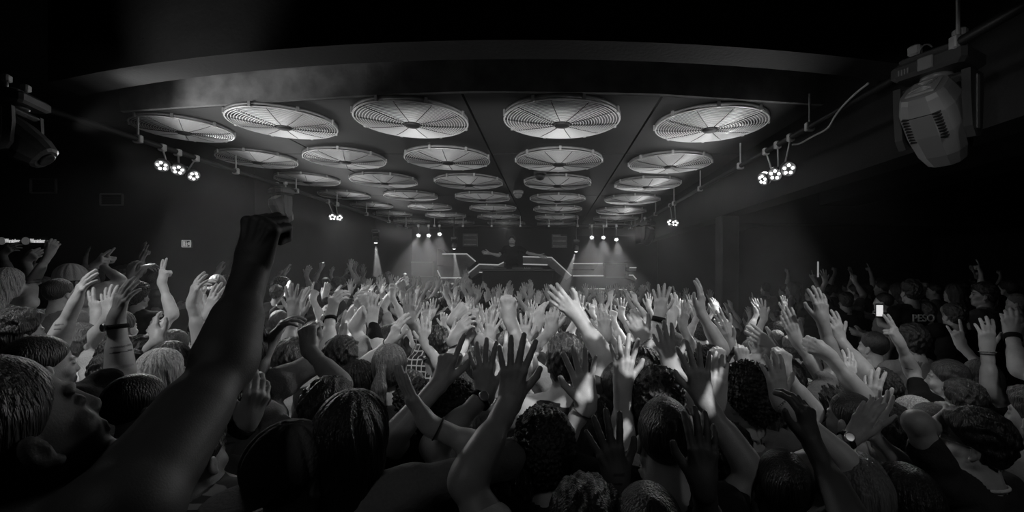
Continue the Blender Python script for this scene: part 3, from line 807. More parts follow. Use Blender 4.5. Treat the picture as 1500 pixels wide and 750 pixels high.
pipe('lighting_pipe', [(-4.12, 1.2, 3.55), (-4.12, 13.2, 3.52)], .028, 'long black lighting pipe along the left edge of the low ceiling')
pipe('lighting_pipe', [(-4.3, 12.5, 3.52), (2.6, 12.5, 3.52)], .022, 'black lighting pipe across the room above the stage front')

# ------------------------------------------------------------------ par lamps
def par_meshes():
    body = MB(); body.lathe([(.03, .085), (.062, .075), (.078, .05), (.080, .0), (.074, -.004), (.072, .004), (.01, .006)], n=28)
    yoke = MB()
    for sx in (-1, 1): yoke.tube([(sx*.086, 0, .03), (sx*.09, 0, .10), (sx*.06, 0, .15), (0, 0, .16)], .007, 6)
    lens = MB(); lens.lathe([(.0015, -.010), (.010, -.009), (.0155, -.004), (.0165, .002)], n=16)
    clamp = MB(); clamp.box((0, 0, .185), (.035, .035, .05), bevel=.006)
    return body.mesh('body', M_shell), yoke.mesh('yoke', M_black), lens.mesh('lens', M_led), clamp.mesh('clamp', M_steel)
PB, PY_, PL, PC = par_meshes()
def par(loc, to, power, label, group, scale=1.0, n=5, angle=50, roll=0.0, hook=None):
    rt = empty('par_lamp', loc); d = Vector(to) - Vector(loc); q = d.to_track_quat('-Z', 'Y'); e = q.to_euler()
    tag(rt, label, 'stage lamp', group)
    def put(nm, me, off=(0, 0, 0)):
        o = link(nm, me, rt); o.rotation_euler = e; o.scale = (scale,)*3; o.location = q @ (Vector(off)*scale); return o
    put('body', PB); put('yoke', PY_)
    for k_ in range(n):
        t = 2*PI*k_/n + roll; put('lens', PL, (.042*math.cos(t), .042*math.sin(t), -.002))
    top = q @ Vector((0, 0, .16*scale)); hk_ = Vector(hook) - Vector(loc); h = MB(); h.tube([top, Vector((top.x*.4 + hk_.x*.6, top.y*.4 + hk_.y*.6, hk_.z*.6 + top.z*.4)), hk_], .009, 6)
    h.box(hk_, (.06, .06, .075), bevel=.008); h.build('hanger', M_steel, rt)
    l = bpy.data.lights.new('par_light', 'SPOT'); l.energy = power; l.spot_size = math.radians(angle); l.spot_blend = .7; l.shadow_soft_size = .04
    o = bpy.data.objects.new('par_light', l); COL.objects.link(o); o.location = Vector(loc) + d.normalized() * .04 * scale; o.rotation_euler = e
    return rt
def par_row(pxs, Y, to, power, where, group, scale, angle=50):
    ords = ['left', 'middle', 'right'] if len(pxs) == 3 else ['left', 'right']
    for i, (px, py) in enumerate(pxs):
        Yi = Y[i] if isinstance(Y, (list, tuple)) else Y
        p_ = at(px, py, Yi); hook = (p_[0], 12.5, 3.52) if Yi > 12 else ((2.35, p_[1], 3.52) if p_[0] > 0 else (-4.12, p_[1], 3.535)); par(tuple(p_), to[i], power, 'lit five-bulb disc lamp, %s one of the %s' % (ords[i], where), group, scale, angle=angle, roll=.3 + i*.2, hook=hook)
par_row([(237,243),(261,249),(284,258)], [4.75, 4.95, 5.2], [(-2.9, 1.8, 1.2), (-2.4, 2.6, 1.2), (-1.0, 3.9, 1.2)], 36, 'three near the left wall', 'disc lamps near the left wall', .86)
par_row([(1155,248),(1135,256),(1117,263)], [4.35, 4.6, 4.85], [(1.5, .6, 1.6), (.3, 2.4, 1.5), (-1.4, 4.0, 1.4)], 45, 'three on the right pipe', 'disc lamps on the right pipe', .92)
par_row([(487,318),(497,319)], [8.3, 8.6], [(-2.6, 4.6, 1.0), (-1.6, 5.6, 1.0)], 90, 'two far along the left pipe', 'disc lamps far along the left pipe', .95)
par_row([(982,326),(989,327)], [8.7, 8.4], [(.4, 5.2, 1.0), (.9, 4.6, 1.0)], 90, 'two far along the right pipe', 'disc lamps far along the right pipe', .95)
par_row([(613,345),(628,345),(644,343)], 12.5, [(-3.3, 9.0, .2), (-2.8, 9.0, .2), (-2.2, 8.5, .2)], 400, 'three left of the stage', 'disc lamps left of the stage', .9, 42)
par_row([(867,348),(884,348),(903,351)], 12.5, [(.6, 8.5, .2), (1.2, 9.0, .2), (1.8, 9.5, .2)], 400, 'three right of the stage', 'disc lamps right of the stage', .9, 42)

# ------------------------------------------------------------------ moving heads
def moving_head(loc, aim, label, scale=1.0, rz=0.0, lit=None, yaw_only=True, tiltdeg=40):
    M_shell2 = globals()['M_shell2'] if scale > 1 else globals()['M_shell']
    rt = empty('moving_head_lamp', loc, rz); rt.scale = (scale,)*3
    tag(rt, label, 'stage lamp')
    b = MB(); b.box((0, 0, .0), (.34, .26, .09), bevel=.02); b.box((0, -.02, .055), (.26, .2, .03), bevel=.01); base = b.build('base', M_shell, rt)
    b = MB(); b.box((0, -.128, .0), (.07, .02, .07), bevel=.005)
    for q in range(4): b.box((-.12 + q*.014, -.131, -.01), (.007, .01, .03))
    b.build('display', M_shell2, base)
    for sx in (-1, 1): b = MB(); b.tube([(sx*.1, 0, .05), (sx*.1, 0, .12)], .012, 8); b.box((sx*.1, 0, .14), (.06, .05, .06), bevel=.01); b.build('clamp', M_steel, rt)
    b = MB(); b.lathe([(.07, -.045), (.075, -.06), (.06, -.075)], n=24)
    ya = b.build('neck', M_shell2, rt)
    b = MB()
    b.box((0, 0, -.10), (.30, .14, .05), bevel=.02)
    for sx in (-1, 1):
        vs = []; prof = [(-.085, -.08), (.07, -.08), (.075, -.2), (.062, -.36), (.035, -.41), (-.02, -.42), (-.06, -.37), (-.08, -.2)]
        n = len(prof); x0, x1 = sx*.135, sx*.172
        vs = [(x0, y, z) for y, z in prof] + [(x1, y, z) for y, z in prof]
        fs = [tuple(range(n)), tuple(range(2*n-1, n-1, -1))] + [(i, (i+1) % n, n+(i+1) % n, n+i) for i in range(n)]
        b.add(vs, fs)
    yoke = b.build('yoke', M_shell, rt)
    for sx in (-1, 1): b = MB(); b.box((sx*.174, 0, -.24), (.006, .035, .28), bevel=.002); b.build('yoke_panel', M_shell2, yoke)
    hd = link('head', None, rt); hd.location = (0, 0, -.30)
    hd.rotation_euler = (math.radians(tiltdeg), 0, 0)
    # head body: octagonal tapering shell, fin stack, rear vent plate, front lens
    b = MB(); rings = [(-.235, .072), (-.22, .092), (-.14, .116), (.0, .130), (.12, .128), (.19, .108), (.215, .098)]
    vs = []; n = 12
    for z, rr in rings:
        for k_ in range(n):
            t = 2*PI*k_/n + PI/12
            sx = abs(math.cos(t))**.7 * (1 if math.cos(t) > 0 else -1); sy = abs(math.sin(t))**.7 * (1 if math.sin(t) > 0 else -1)
            vs.append((rr*sx*1.0, rr*sy*1.12, z))
    fs = [(i*n+k_, i*n+(k_+1) % n, (i+1)*n+(k_+1) % n, (i+1)*n+k_) for i in range(len(rings)-1) for k_ in range(n)]
    fs += [tuple(range(n-1, -1, -1)), tuple((len(rings)-1)*n+k_ for k_ in range(n))]
    b.add(vs, fs, False)
    sh = b.mesh('shell', M_shell2); hs = link('head_shell', sh, rt); hs.location = hd.location; hs.rotation_euler = hd.rotation_euler
    bpy.data.objects.remove(hd)
    b = MB()
    for q in range(9): b.box((0, -.128 + .0*q, -.02 + q*.018), (.17, .022, .007))
    b.build('cooling_fins', M_black, hs)
    b = MB(); b.box((0, 0, .221), (.13, .14, .012), bevel=.004)
    for q in range(5):
        rr = .012 + q*.011; b.tube([(rr*math.cos(t), rr*math.sin(t), .231) for t in np.linspace(0, 2*PI, 21)[:-1]], .0022, 4, True)
    for t in (PI/4, 3*PI/4): b.tube([(-.07*math.cos(t), -.07*math.sin(t), .233), (.07*math.cos(t), .07*math.sin(t), .233)], .003, 4)
    b.build('rear_vent', M_steel, hs)
    b = MB(); b.lathe([(.058, -.232), (.060, -.246), (.050, -.250), (.030, -.244), (.002, -.242)], n=24)
    b.build('lens', M_led if lit else M_black, hs)
    b = MB(); b.box((.0, .128, .02), (.12, .012, .22), bevel=.005); b.build('side_cover', M_shell, hs)
    return rt
moving_head(tuple(at(1372, 100, 2.75)), None, 'large moving-head spotlight hanging unlit from the right pipe', 1.12, math.radians(-62), tiltdeg=42)
moving_head(tuple(at(24, 148, 2.85)), None, 'moving-head spotlight at the left edge, its side lit pale', .8, math.radians(-70), tiltdeg=50)
moving_head(tuple(at(412, 281, 6.86)), None, 'dark moving-head spotlight hanging behind the raised fist', .9, math.radians(-20), tiltdeg=30)
moving_head(tuple(at(949, 328, 10.7)), None, 'dark moving-head spotlight at the stage end of the right pipe', .95, math.radians(30), tiltdeg=30)
# white cable looping between clamps on the right pipe
cpts = [at(x, y, Y) for x, y, Y in ((1160,212,4.2), (1172,210,4.15), (1190,200,4.0), (1212,188,3.8), (1222,172,3.65), (1235,155,3.5), (1252,138,3.35), (1272,122,3.2))]
def smooth_path(P_, n=6):
    out = []; P_ = [np.array(p) for p in P_]; Q = [2*P_[0]-P_[1]] + P_ + [2*P_[-1]-P_[-2]]
    for i in range(1, len(Q)-2):
        for t in np.linspace(0, 1, n, endpoint=False):
            a, b_, c, d = Q[i-1], Q[i], Q[i+1], Q[i+2]
            out.append(.5*((2*b_) + (-a+c)*t + (2*a-5*b_+4*c-d)*t*t + (-a+3*b_-3*c+d)*t**3))
    return out + [P_[-1]]
b = MB(); b.tube(smooth_path(cpts), .008, 8); tag(b.build('cable', mat('cable_white', .55, .5)), 'pale cable sagging beside the right pipe above the disc lamps', 'cable')
cp2 = [at(1355 + 12*math.cos(t) + 3, 82 + 17*math.sin(t)*1.0, 2.72 + .02*t) for t in np.linspace(.3, 5.4, 12)]
b = MB(); b.tube(smooth_path(cp2, 3), .005, 6); tag(b.build('safety_cable', M_steel), 'looped safety cable above the large moving-head spotlight', 'cable')

# ------------------------------------------------------------------ small lamps with beams above the stage
def beam_lamp(px, py, Y, tips, label, power):
    p_ = at(px, py, Y)
    rt = empty('beam_lamp', tuple(p_)); tag(rt, label, 'stage lamp', 'small beam lamps over the stage')
    b = MB(); b.box((0, .02, .26), (.16, .14, .07), bevel=.012); b.build('base', M_shell, rt)
    b = MB(); b.cyl((0, .02, .29), (0, .02, (CZ if py > 356 else 4.76) - p_[2]), .012, 8); b.build('hanger', M_black, rt)
    b = MB()
    for sx in (-1, 1): b.box((sx*.085, .02, .13), (.016, .06, .22), bevel=.004)
    b.build('yoke', M_black, rt)
    b = MB(); b.lathe([(.035, -.03), (.06, -.02), (.072, .05), (.06, .12), (.02, .14)], n=20, c=(0, .02, 0)); hd_ = b.build('head', M_shell, rt)
    b = MB(); b.lathe([(.002, -.040), (.03, -.037), (.042, -.028)], n=20, c=(0, .02, 0)); b.build('lens', M_led, hd_)
    for (tx, ty, tY, ang, k_) in tips:
        q = at(tx, ty, tY); o = spot('beam_light', tuple(p_ + nrm(q - p_)*.07), tuple(q), power*k_, ang, .25, .012)
beam_lamp(550, 354, 11.0, [(549, 440, 10.4, 5, 1), (563, 440, 10.2, 4.0, 1.2), (556, 440, 10.3, 16, .9)], 'small lamp throwing a narrow beam, left of the stage', 1500)
beam_lamp(665, 363, 12.2, [(664, 440, 11.6, 4, 1), (682, 440, 11.4, 4, 1.2), (673, 440, 11.5, 13, .9)], 'small lamp throwing a narrow beam, left of the performer', 1500)
beam_lamp(844, 367, 12.0, [(812, 440, 11.4, 5, 1), (830, 440, 11.4, 4, 1.1), (820, 440, 11.4, 16, .9)], 'small lamp throwing a slanting beam, right of the performer', 1500)

# ------------------------------------------------------------------ domes on the ceiling
def dome(px, py, m, label):
    Y = F*HZ/(400 - py); c = at(px, py, Y)
    rt = empty('ceiling_dome', (c[0], c[1], CZ)); tag(rt, label, 'camera')
    b = MB(); b.lathe([(.085, -.001), (.10, -.01), (.10, -.06), (.085, -.065)], n=28); b.build('base', m, rt)
    b = MB(); b.lathe([(.083, -.064), (.078, -.10), (.055, -.135), (.02, -.150), (.001, -.152)], n=28); b.build('dome', m if m is not M_hub else M_hub, rt)
dome(791, 250, M_hub, 'black dome camera under the ceiling between the fans')
dome(759, 279, M_shell2, 'pale dome detector under the ceiling near the middle')

# ------------------------------------------------------------------ stage
slab('stage_floor', -5, 3.0, 11.4, 16.1, 0, 1.35, M_floor)['kind'] = 'structure'
def wall_piece(name, poly, Y, th, m, label, cat, edge=None, e=.022):
    th = 16.12 - Y                                # boxed out from the back wall
    """A raised backdrop panel with its own thickness; its lower or upper edge carries a lit strip."""
    P_ = [at(x, y, Y) for x, y in poly]; n = len(P_)
    c = sum(P_) / n; rt = empty(name, tuple(c)); tag(rt, label, cat)
    P_ = [q - c for q in P_]
    b = MB(); vs = [tuple(q) for q in P_] + [(q[0], q[1] + th, q[2]) for q in P_]
    b.add(vs, [tuple(range(n)), tuple(range(2*n-1, n-1, -1))] + [(i, n+i, n+(i+1) % n, (i+1) % n) for i in range(n)]); b.build('board', m, rt)
    if edge:
        for (i0, i1) in edge:
            b = MB(); seq = [P_[i % n] + np.array([0, -.02, 0]) for i in range(i0, i1+1)]
            b.tube(seq, e, 6, smooth=False); b.build('lit_edge', M_ledsoft, rt)
    return rt
M_panel = mat('stage_panel', .30, .55, var=.25, vscale=3, bump=.1, scale=30)
wy = 15.2
wall_piece('stage_board', [(640,364),(648,372),(684,372),(697,383),(684,394),(640,388)], wy, .3, M_panel, 'angular stage board with lit edge left of the performer, upper', 'panel', [(1, 3)])
wall_piece('stage_board', [(641,396),(646,407),(676,407),(684,398),(684,390),(641,390)], wy - .2, .3, M_panel, 'angular stage board with lit edge left of the performer, lower', 'panel', [(0, 2)])
wall_piece('stage_board', [(686,400),(702,387),(730,388),(738,384),(738,396),(705,398),(690,408)], wy, .3, M_panel, 'stepped stage board with lit upper edge beside the performer', 'panel', [(0, 3)])
wall_piece('stage_board', [(702,399),(722,399),(731,405),(745,405),(745,394),(702,392)], wy - .2, .25, M_panel, 'small stepped stage board low beside the performer', 'panel', [(0, 3)])
wall_piece('stage_board', [(766,376),(808,377),(837,404),(830,410),(802,388),(766,387)], wy, .3, M_panel, 'slanting stage board with lit edge right of the performer', 'panel', [(0, 2), (4, 5)])
wall_piece('stage_board', [(839,386),(883,386),(883,394),(839,394)], wy, .3, M_panel, 'long stage board right of the slanting beam, upper', 'panel', [(0, 1)])
wall_piece('stage_board', [(839,396),(870,396),(876,389),(884,389),(884,404),(839,404)], wy - .2, .3, M_panel, 'long stage board right of the slanting beam, lower', 'panel', [(4, 5)])
wall_piece('stage_board', [(858,423),(886,423),(886,429),(858,429)], wy, .2, M_panel, 'short low stage board left of centre under the right screen', 'panel', [(0, 1)])
wall_piece('stage_board', [(892,424),(918,424),(918,430),(892,430)], wy, .2, M_panel, 'short low stage board under the right screen', 'panel', [(0, 1)])
wall_piece('stage_board', [(922,392),(932,392),(932,397),(922,397)], wy, .2, M_panel, 'tiny stage board right of the right screen', 'panel', [(0, 1)])
wall_piece('stage_board', [(921,403),(927,403),(932,409),(932,413),(921,408)], wy, .2, M_panel, 'small angled stage board low right of the right screen', 'panel', [(0, 2)])
M_screen = mat('screen', .10, .4, bump=.2, scale=120, var=.25, vscale=60)
def framed(name, box, Y, label, cat, m, rows=0):
    a = at(box[0], box[1], Y); c = at(box[2], box[3], Y); w, h = c[0]-a[0], a[2]-c[2]
    rt = empty(name, ((a[0]+c[0])/2, Y, (a[2]+c[2])/2)); tag(rt, label, cat)
    b = MB(); b.box((0, .05, 0), (w, .1, h), bevel=.01); b.build('panel', m, rt)
    b = MB()
    for sx in (-1, 1): b.box((sx*w/2, 0, 0), (.035, .13, h + .035))
    for sz in (-1, 1): b.box((0, 0, sz*h/2), (w, .13, .035))
    b.build('frame', M_shell2, rt)
    for q in range(rows):
        b = MB(); b.box((0, -.02, -h/2 + h*(q + .5)/rows), (w*.92, .05, h/rows*.45), bevel=.01); b.build('slat', M_shell2 if q % 2 else M_steel, rt)
    return rt
framed('stage_screen', (601, 384, 635, 405), 16.0, 'framed dark screen left of the stage under the disc lamps', 'screen', M_screen)
framed('stage_screen', (886, 386, 918, 406), 16.0, 'framed dark screen right of the stage under the disc lamps', 'screen', M_screen)
framed('louvre_panel', (679, 343, 699, 360), 15.99, 'bright square slatted panel high left of the performer', 'panel', M_shell2, 5)
framed('louvre_panel', (809, 344, 830, 362), 15.99, 'bright square slatted panel high right of the performer', 'panel', M_shell2, 5)
# sunburst grille and its stand
a = at(764, 391, 13.6); c = at(788, 413, 13.6); w = c[0]-a[0]; h = a[2]-c[2]
rt = empty('sunburst_panel', ((a[0]+c[0])/2, 13.6, (a[2]+c[2])/2)); tag(rt, 'square panel with a sunburst of rays beside the performer', 'panel')
b = MB(); b.box((0, .04, 0), (w, .08, h), bevel=.03); b.build('board', M_hub, rt)
b = MB()
for k_ in range(28):
    t = 2*PI*k_/28; R1 = min(w/2/max(abs(math.cos(t)), 1e-3), h/2/max(abs(math.sin(t)), 1e-3))*.95
    p0 = np.array([math.cos(t), 0, math.sin(t)]); sd_ = np.array([-math.sin(t), 0, math.cos(t)])
    y = np.array([0, -.012, 0]); w0, w1 = .006, .020
    q = [p0*.07 - sd_*w0 + y, p0*.07 + sd_*w0 + y, p0*R1 + sd_*w1 + y, p0*R1 - sd_*w1 + y]
    b.add(q + [v_ + np.array([0, .01, 0]) for v_ in q], [(0,1,2,3), (0,4,5,1), (2,6,7,3), (1,5,6,2), (0,3,7,4)])
b.build('ray', mat('ray_paint', .35, .5), rt)
b = MB(); b.box((0, -.03, 0), (.10, .05, .10), bevel=.01); b.build('centre_plate', M_shell2, rt)
b = MB(); b.tube([(0, .05, -h/2), (0, .05, -(a[2]-h/2) + 1.35 )], .02, 8); b.build('stand', M_black, rt)
# booth in front of the performer
bo = empty('dj_booth', (-.85, 12.0, 1.35)); tag(bo, 'dark performer booth on the stage, mostly hidden by hands', 'booth')
b = MB(); b.box((0, 0, .45), (1.9, .12, .9), bevel=.02); b.build('front_panel', M_beam, bo)
b = MB(); b.box((0, .2, .93), (2.0, .6, .06), bevel=.015); b.build('worktop', M_shell, bo)
b = MB()
for q in range(3): b.box((-.5 + q*.5, .2, .98), (.32, .34, .05), bevel=.01); b.lathe([(.10, 1.005), (.11, 1.012), (.02, 1.02)], (-.5 + q*.5, .2, 0), 20)
b.build('mixer', M_shell, bo)

# ------------------------------------------------------------------ signs
FONT = None
def text(body, size, parent, loc, m, name='lettering', ext=.004, sx=1.0):
    cu = bpy.data.curves.new(name, 'FONT'); cu.body = body; cu.size = size; cu.extrude = ext; cu.align_x = 'CENTER'; cu.align_y = 'CENTER'; cu.offset = size*.012
    cu.materials.append(m); o = bpy.data.objects.new(name, cu); COL.objects.link(o); bpy.context.view_layer.update(); me_ = bpy.data.meshes.new_from_object(o.evaluated_get(bpy.context.evaluated_depsgraph_get())); bpy.data.objects.remove(o); o = link(name, me_); o.parent = parent; o.location = loc; o.rotation_euler = (PI/2, 0, 0); o.scale = (sx, 1, 1)
    return o
for i, (x0, x1) in enumerate(((-1, 30), (34, 68))):
    Y = 7.3; a = at(x0, 346, Y); c = at(x1, 360, Y); w = c[0]-a[0]; h = a[2]-c[2]
    rt = empty('beer_sign', ((a[0]+c[0])/2, Y, (a[2]+c[2])/2)); tag(rt, 'dim bar sign with round emblem and pale lettering, ' + ('left' if i == 0 else 'right') + ' one', 'sign')
    b = MB(); b.box((0, .03, 0), (w, .05, h), bevel=.01); b.build('board', M_black, rt)
    b = MB(); Mx = Matrix.Rotation(PI/2, 3, 'X')
    b.lathe([(.062, .0), (.062, .012), (.050, .016), (.048, .008), (.001, .008)], (-w*.38, 0, 0), 24, Mx); b.build('emblem', mat('sign_emblem', .3, emit=1.0, strength=.05), rt)
    text('Warsteiner', .092, rt, (w*.13, -.004, 0), M_sign, sx=.56)
def exit_sign(px0, px1, py0, py1, Y, label, m):
    a = at(px0, py0, Y); c = at(px1, py1, Y); w = c[0]-a[0]; h = a[2]-c[2]
    rt = empty('exit_sign', ((a[0]+c[0])/2, Y, (a[2]+c[2])/2)); tag(rt, label, 'sign')
    b = MB(); b.box((0, .03, 0), (w, .06, h), bevel=.01); b.build('case', M_shell, rt)
    b = MB()
    for sz in (-1, 1): b.box((0, -.005, sz*h*.40), (w*.9, .012, h*.07))
    for sx in (-1, 1): b.box((sx*w*.43, -.005, 0), (w*.05, .012, h*.85))
    # running figure and doorway pictogram
    b.box((-w*.22, -.006, 0), (w*.16, .012, h*.6)); b.lathe([(h*.07, 0), (h*.07, .01)], (w*.05, -.01, h*.22), 12, Matrix.Rotation(PI/2, 3, 'X'))
    b.tube([(w*.05, -.008, h*.12), (w*.02, -.008, -h*.08), (w*.12, -.008, -h*.18), (w*.08, -.008, -h*.32)], h*.045, 5)
    b.tube([(w*.02, -.008, -h*.08), (-w*.04, -.008, -h*.30)], h*.045, 5); b.tube([(w*.16, -.008, h*.02), (w*.05, -.008, h*.10), (-w*.05, -.008, 0)], h*.035, 5)
    b.box((w*.28, -.006, 0), (w*.10, .012, h*.35))
    b.build('pictogram', m, rt)
exit_sign(266, 280, 351, 363, 7.435, 'small glowing emergency exit sign on the left wall', M_signdim)
exit_sign(996, 1013, 389, 399, 16.03, 'small glowing emergency exit sign on the far wall right of the stage', M_signdim)

# ------------------------------------------------------------------ the crowd
PLACED = []                                    # (x, y) of every person's hips
PEOPLE = []                                    # (root, base label, px)
def roll_n(deg):
    t = math.radians(deg); return np.array([math.sin(t), math.cos(t), 0.0])
def A(side, wx, wy, tx, ty, pose='open', dy=.12, dt=.02, n=0, el=None, wear=(), Y=None, dye=None, hs=None):
    return dict(**({'hs': hs} if hs else {}), side=side, w=(wx, wy), t=(tx, ty), pose=pose, dy=dy, dt=dt, nr=n, el=el, wear=list(wear), Ya=Y, dye=dye)
def near(label, hx, hy, Y, arms=(), v=.005, **k):
    hc = at(hx, hy, Y)
    for a in arms:
        Yw = a['Ya'] if a['Ya'] else Y + a['dy']
        a['W'] = at(*a['w'], Yw); a['d'] = at(*a['t'], Yw + a['dt']) - a['W']; a['n'] = roll_n(a['nr'])
        if a['el']: a['pole'] = at(*a['el'], a['dye'] if a['dye'] else (Y + Yw)/2); a['polept'] = True
    k['hc'] = hc; k['arms'] = list(arms)
    k.setdefault('s', 1.0)
    rt = make_person(k, v)
    tag(rt, label, 'person'); PLACED.append((rt.location.x, rt.location.y)); PEOPLE.append(rt)
    return rt
def clear(x, y, r=.36): return all((x-a)**2 + (y-b)**2 > r*r for a, b in PLACED)
def auto(label, side, Y, wx, wy, tx, ty, pose='open', n=0, v=.006, el=None, wear=(), dt=.02, hdx=0.0, **k):
    """Someone of whom mainly the raised arm shows: the body stands below and a little behind the wrist."""
    W = at(wx, wy, Y); sg = 1 if side == 'R' else -1
    best = None
    for dyy in (.12, .2, .05, .28, .36, -.05, .42):
        for dxx in (0, .08, -.08, .16, -.16, .24, -.24):
            Sx, Sy = W[0] - sg*.02 + dxx + hdx, W[1] - dyy
            hx_, hy_ = Sx - sg*.165, Sy
            fz = floor_z(hx_, hy_)
            reach = math.sqrt(max(.53**2 - (Sx-W[0])**2 - (Sy-W[1])**2, .02))
            hz = min(max(W[2] - reach*.93 + .16, fz + 1.47), fz + 1.74)
            cost = (0 if clear(hx_, hy_) else 5) + abs(dyy - .12)*2 + abs(dxx) + abs((W[2] - reach*.93 + .16) - hz)*3
            if best is None or cost < best[0]: best = (cost, hx_, hy_, hz)
    _, X_, Y_, Z_ = best
    px, py = VX + X_/Y_*F, VY + (ZC - Z_)/Y_*F
    a = A(side, wx, wy, tx, ty, pose, Y=Y, n=n, el=el, wear=wear, dt=dt)
    return near(label, px, py, Y_, [a], v, **k)

N4, N5 = .004, .005
# -- nearest, along the bottom edge
near('huge dark silhouetted man at the left edge, bare arm thrust up in a fist', 0, 636, .70, [A('R', 368, 396, 388, 318, 'fist', Y=1.2, n=10, el=(330, 640), dye=.95, hs=1.3)], N4, s=1.12, skin=3, hair=('buzz', 'black'), shirt=('tank', 'black'), yaw=-8, hyaw=-12, pitch=30, armr=1.3)
near('man in a backwards cap seen from behind at the bottom, left of centre', 430, 694, 1.14, [], N4, s=1.0, skin=1, hair=('buzz', 'black'), hat=('cap_back', 'grey'), shirt=('tee', 'grey'), yaw=-8, hyaw=-15, elbows='bent')
near('person in a striped light tee raising a large cupped hand with a dark wristband', 280, 668, 1.30, [A('R', 362, 618, 392, 535, 'cup', Y=1.42, n=-50, el=(338, 690), wear=['band'])], N4, s=.98, skin=2, hair=('short', 'black'), shirt=('tee', 'stripe'), yaw=-10)
near('person with a smooth dark bob and bare forearms crossing above the head, bracelet on one', 520, 642, 1.24, [A('R', 628, 622, 578, 540, 'flat', Y=1.32, n=60, el=(668, 705), wear=['thin'])], N4, s=1.0, skin=1, hair=('bob', 'black'), shirt=('roll', 'grey'), yaw=-10)
near('man with a curly fade and one earring, dark arm reaching up pointing', 657, 612, 1.72, [A('L', 645, 560, 668, 492, 'point', Y=1.60, n=30, el=(585, 668))], N5, skin=1, hair=('curly', 'black'), shirt=('tee', 'black'), yaw=-12, hyaw=-40)
near('person with a dark curly head in front of the big white-sleeved raised arm', 797, 662, 1.48, [], N5, skin=2, hair=('curly', 'black'), shirt=('tee', 'black'), fem=True, yaw=5)
near('person whose thick bare arm and spread dark hand rise at centre, white sleeve', 858, 785, 1.04, [A('L', 748, 588, 758, 492, 'spread', Y=1.32, n=0, el=(728, 700))], N4, skin=2, hair=('short', 'black'), shirt=('tee', 'light'), yaw=0, armr=1.1)
near('person in a dark sleeve raising a hand with a black watch beside the thick arm', 748, 706, 1.45, [A('L', 712, 578, 704, 500, 'spread', Y=1.62, n=10, el=(692, 668), wear=['watch'])], N5, skin=2, hair=('short', 'black'), shirt=('tee', 'dark'), yaw=0)
near('silhouetted person at bottom centre with both black spread hands lifted', 948, 785, .98, [A('L', 905, 708, 885, 630, 'spread', Y=1.22, n=0, el=(830, 1000)), A('R', 1030, 712, 1030, 630, 'open', Y=1.14, n=0, el=(1060, 1000))], N4, skin=3, hair=('buzz', 'black'), shirt=('tee', 'black'), s=.97)
near('person with a round smooth dark head low between raised hands, right of centre', 972, 640, 1.34, [A('L', 860, 592, 848, 512, 'spread', Y=1.52, n=180, el=(862, 690), wear=['thin'])], N4, skin=1, hair=('buzz', 'black'), shirt=('tee', 'black'), hat=None, s=1.0)
near('person with cropped dark head at the bottom right, raising a dark cupped hand', 1145, 714, 1.42, [A('R', 1188, 645, 1176, 592, 'cup', Y=1.40, n=-30, el=(1262, 1000))], N4, skin=3, hair=('buzz', 'black'), shirt=('tee', 'black'))
near('man in profile facing left at bottom right, collar stripe and hand on his head', 1428, 648, 1.72, [A('L', 1368, 628, 1404, 600, 'relax', Y=1.80, n=0, el=(1345, 700), dye=1.5)], N4, skin=1, hair=('short', 'black'), shirt=('tee', 'dark'), yaw=20, hyaw=26, pitch=4, glasses=True, collar=True)
near('person at the bottom right clapping with a ringed hand and square watch', 1322, 738, 1.5, [A('L', 1250, 640, 1288, 574, 'flat', Y=1.68, n=60, el=(1226, 730), wear=['watch']), A('R', 1272, 632, 1298, 580, 'open', Y=1.78, n=-110)], N5, skin=1, hair=('bob', 'black'), shirt=('tank', 'black'), fem=True)
near('woman with long straight bright blond hair seen from behind, lower right', 1335, 616, 2.4, [], N5, skin=0, hair=('long', 'blond'), shirt=('tank', 'dark'), fem=True, yaw=12, hyaw=10, elbows='bent')
near('person in a pale tee cut off by the right edge', 1518, 610, 1.95, [], N5, skin=1, hair=('short', 'brown'), shirt=('tee', 'light'), yaw=20, elbows='bent')
near('man with cropped hair and white tee, face turned left, below the raised fist at right', 1243, 612, 2.1, [], N5, skin=1, hair=('buzz', 'black'), shirt=('tee', 'white'), yaw=10, hyaw=24)
near('person with a large curly afro and grey rumpled tee, right of centre', 1090, 585, 1.98, [], N4, skin=1, hair=('afro', 'black'), shirt=('tee', 'grey'), yaw=8, hyaw=30, fold=.008)
near('person in a wrinkled grey tee behind the afro, arm up with an open hand', 1150, 560, 2.35, [A('R', 1205, 470, 1200, 430, 'open')], N5, skin=2, hair=('short', 'black'), shirt=('tee', 'grey'), fold=.007)
near('man with a shaved head and face turned left, hand raised before his mouth, lower left', 205, 594, 1.7, [A('R', 198, 628, 238, 604, 'relax', Y=1.88, n=20, el=(150, 700))], N5, skin=1, hair=('buzz', 'black'), shirt=('tee', 'dark'), yaw=-12, hyaw=-20)
near('broad man in a black tee at left, thick bare arm raised with a watch', 62, 536, 1.75, [A('R', 170, 468, 186, 418, 'open', Y=2.0, n=20, el=(150, 580), wear=['watch'])], N4, skin=1, hair=('buzz', 'black'), shirt=('tee', 'black'), yaw=-10, hyaw=-18, armr=1.15)
near('dark-haired person near the left edge, long bare arm up with thumb spread wide', 26, 490, 2.2, [A('R', 110, 445, 133, 392, 'open', Y=2.4, n=30, el=(75, 520))], N5, skin=1, hair=('short', 'black'), shirt=('tee', 'dark'), yaw=-10, hyaw=-10, armr=1.1)
near('man with slicked-back hair and white shirt in profile to the right, left side', 120, 502, 2.8, [], N5, skin=1, hair=('slick', 'fair'), shirt=('tee', 'white'), yaw=-12, hyaw=-14)
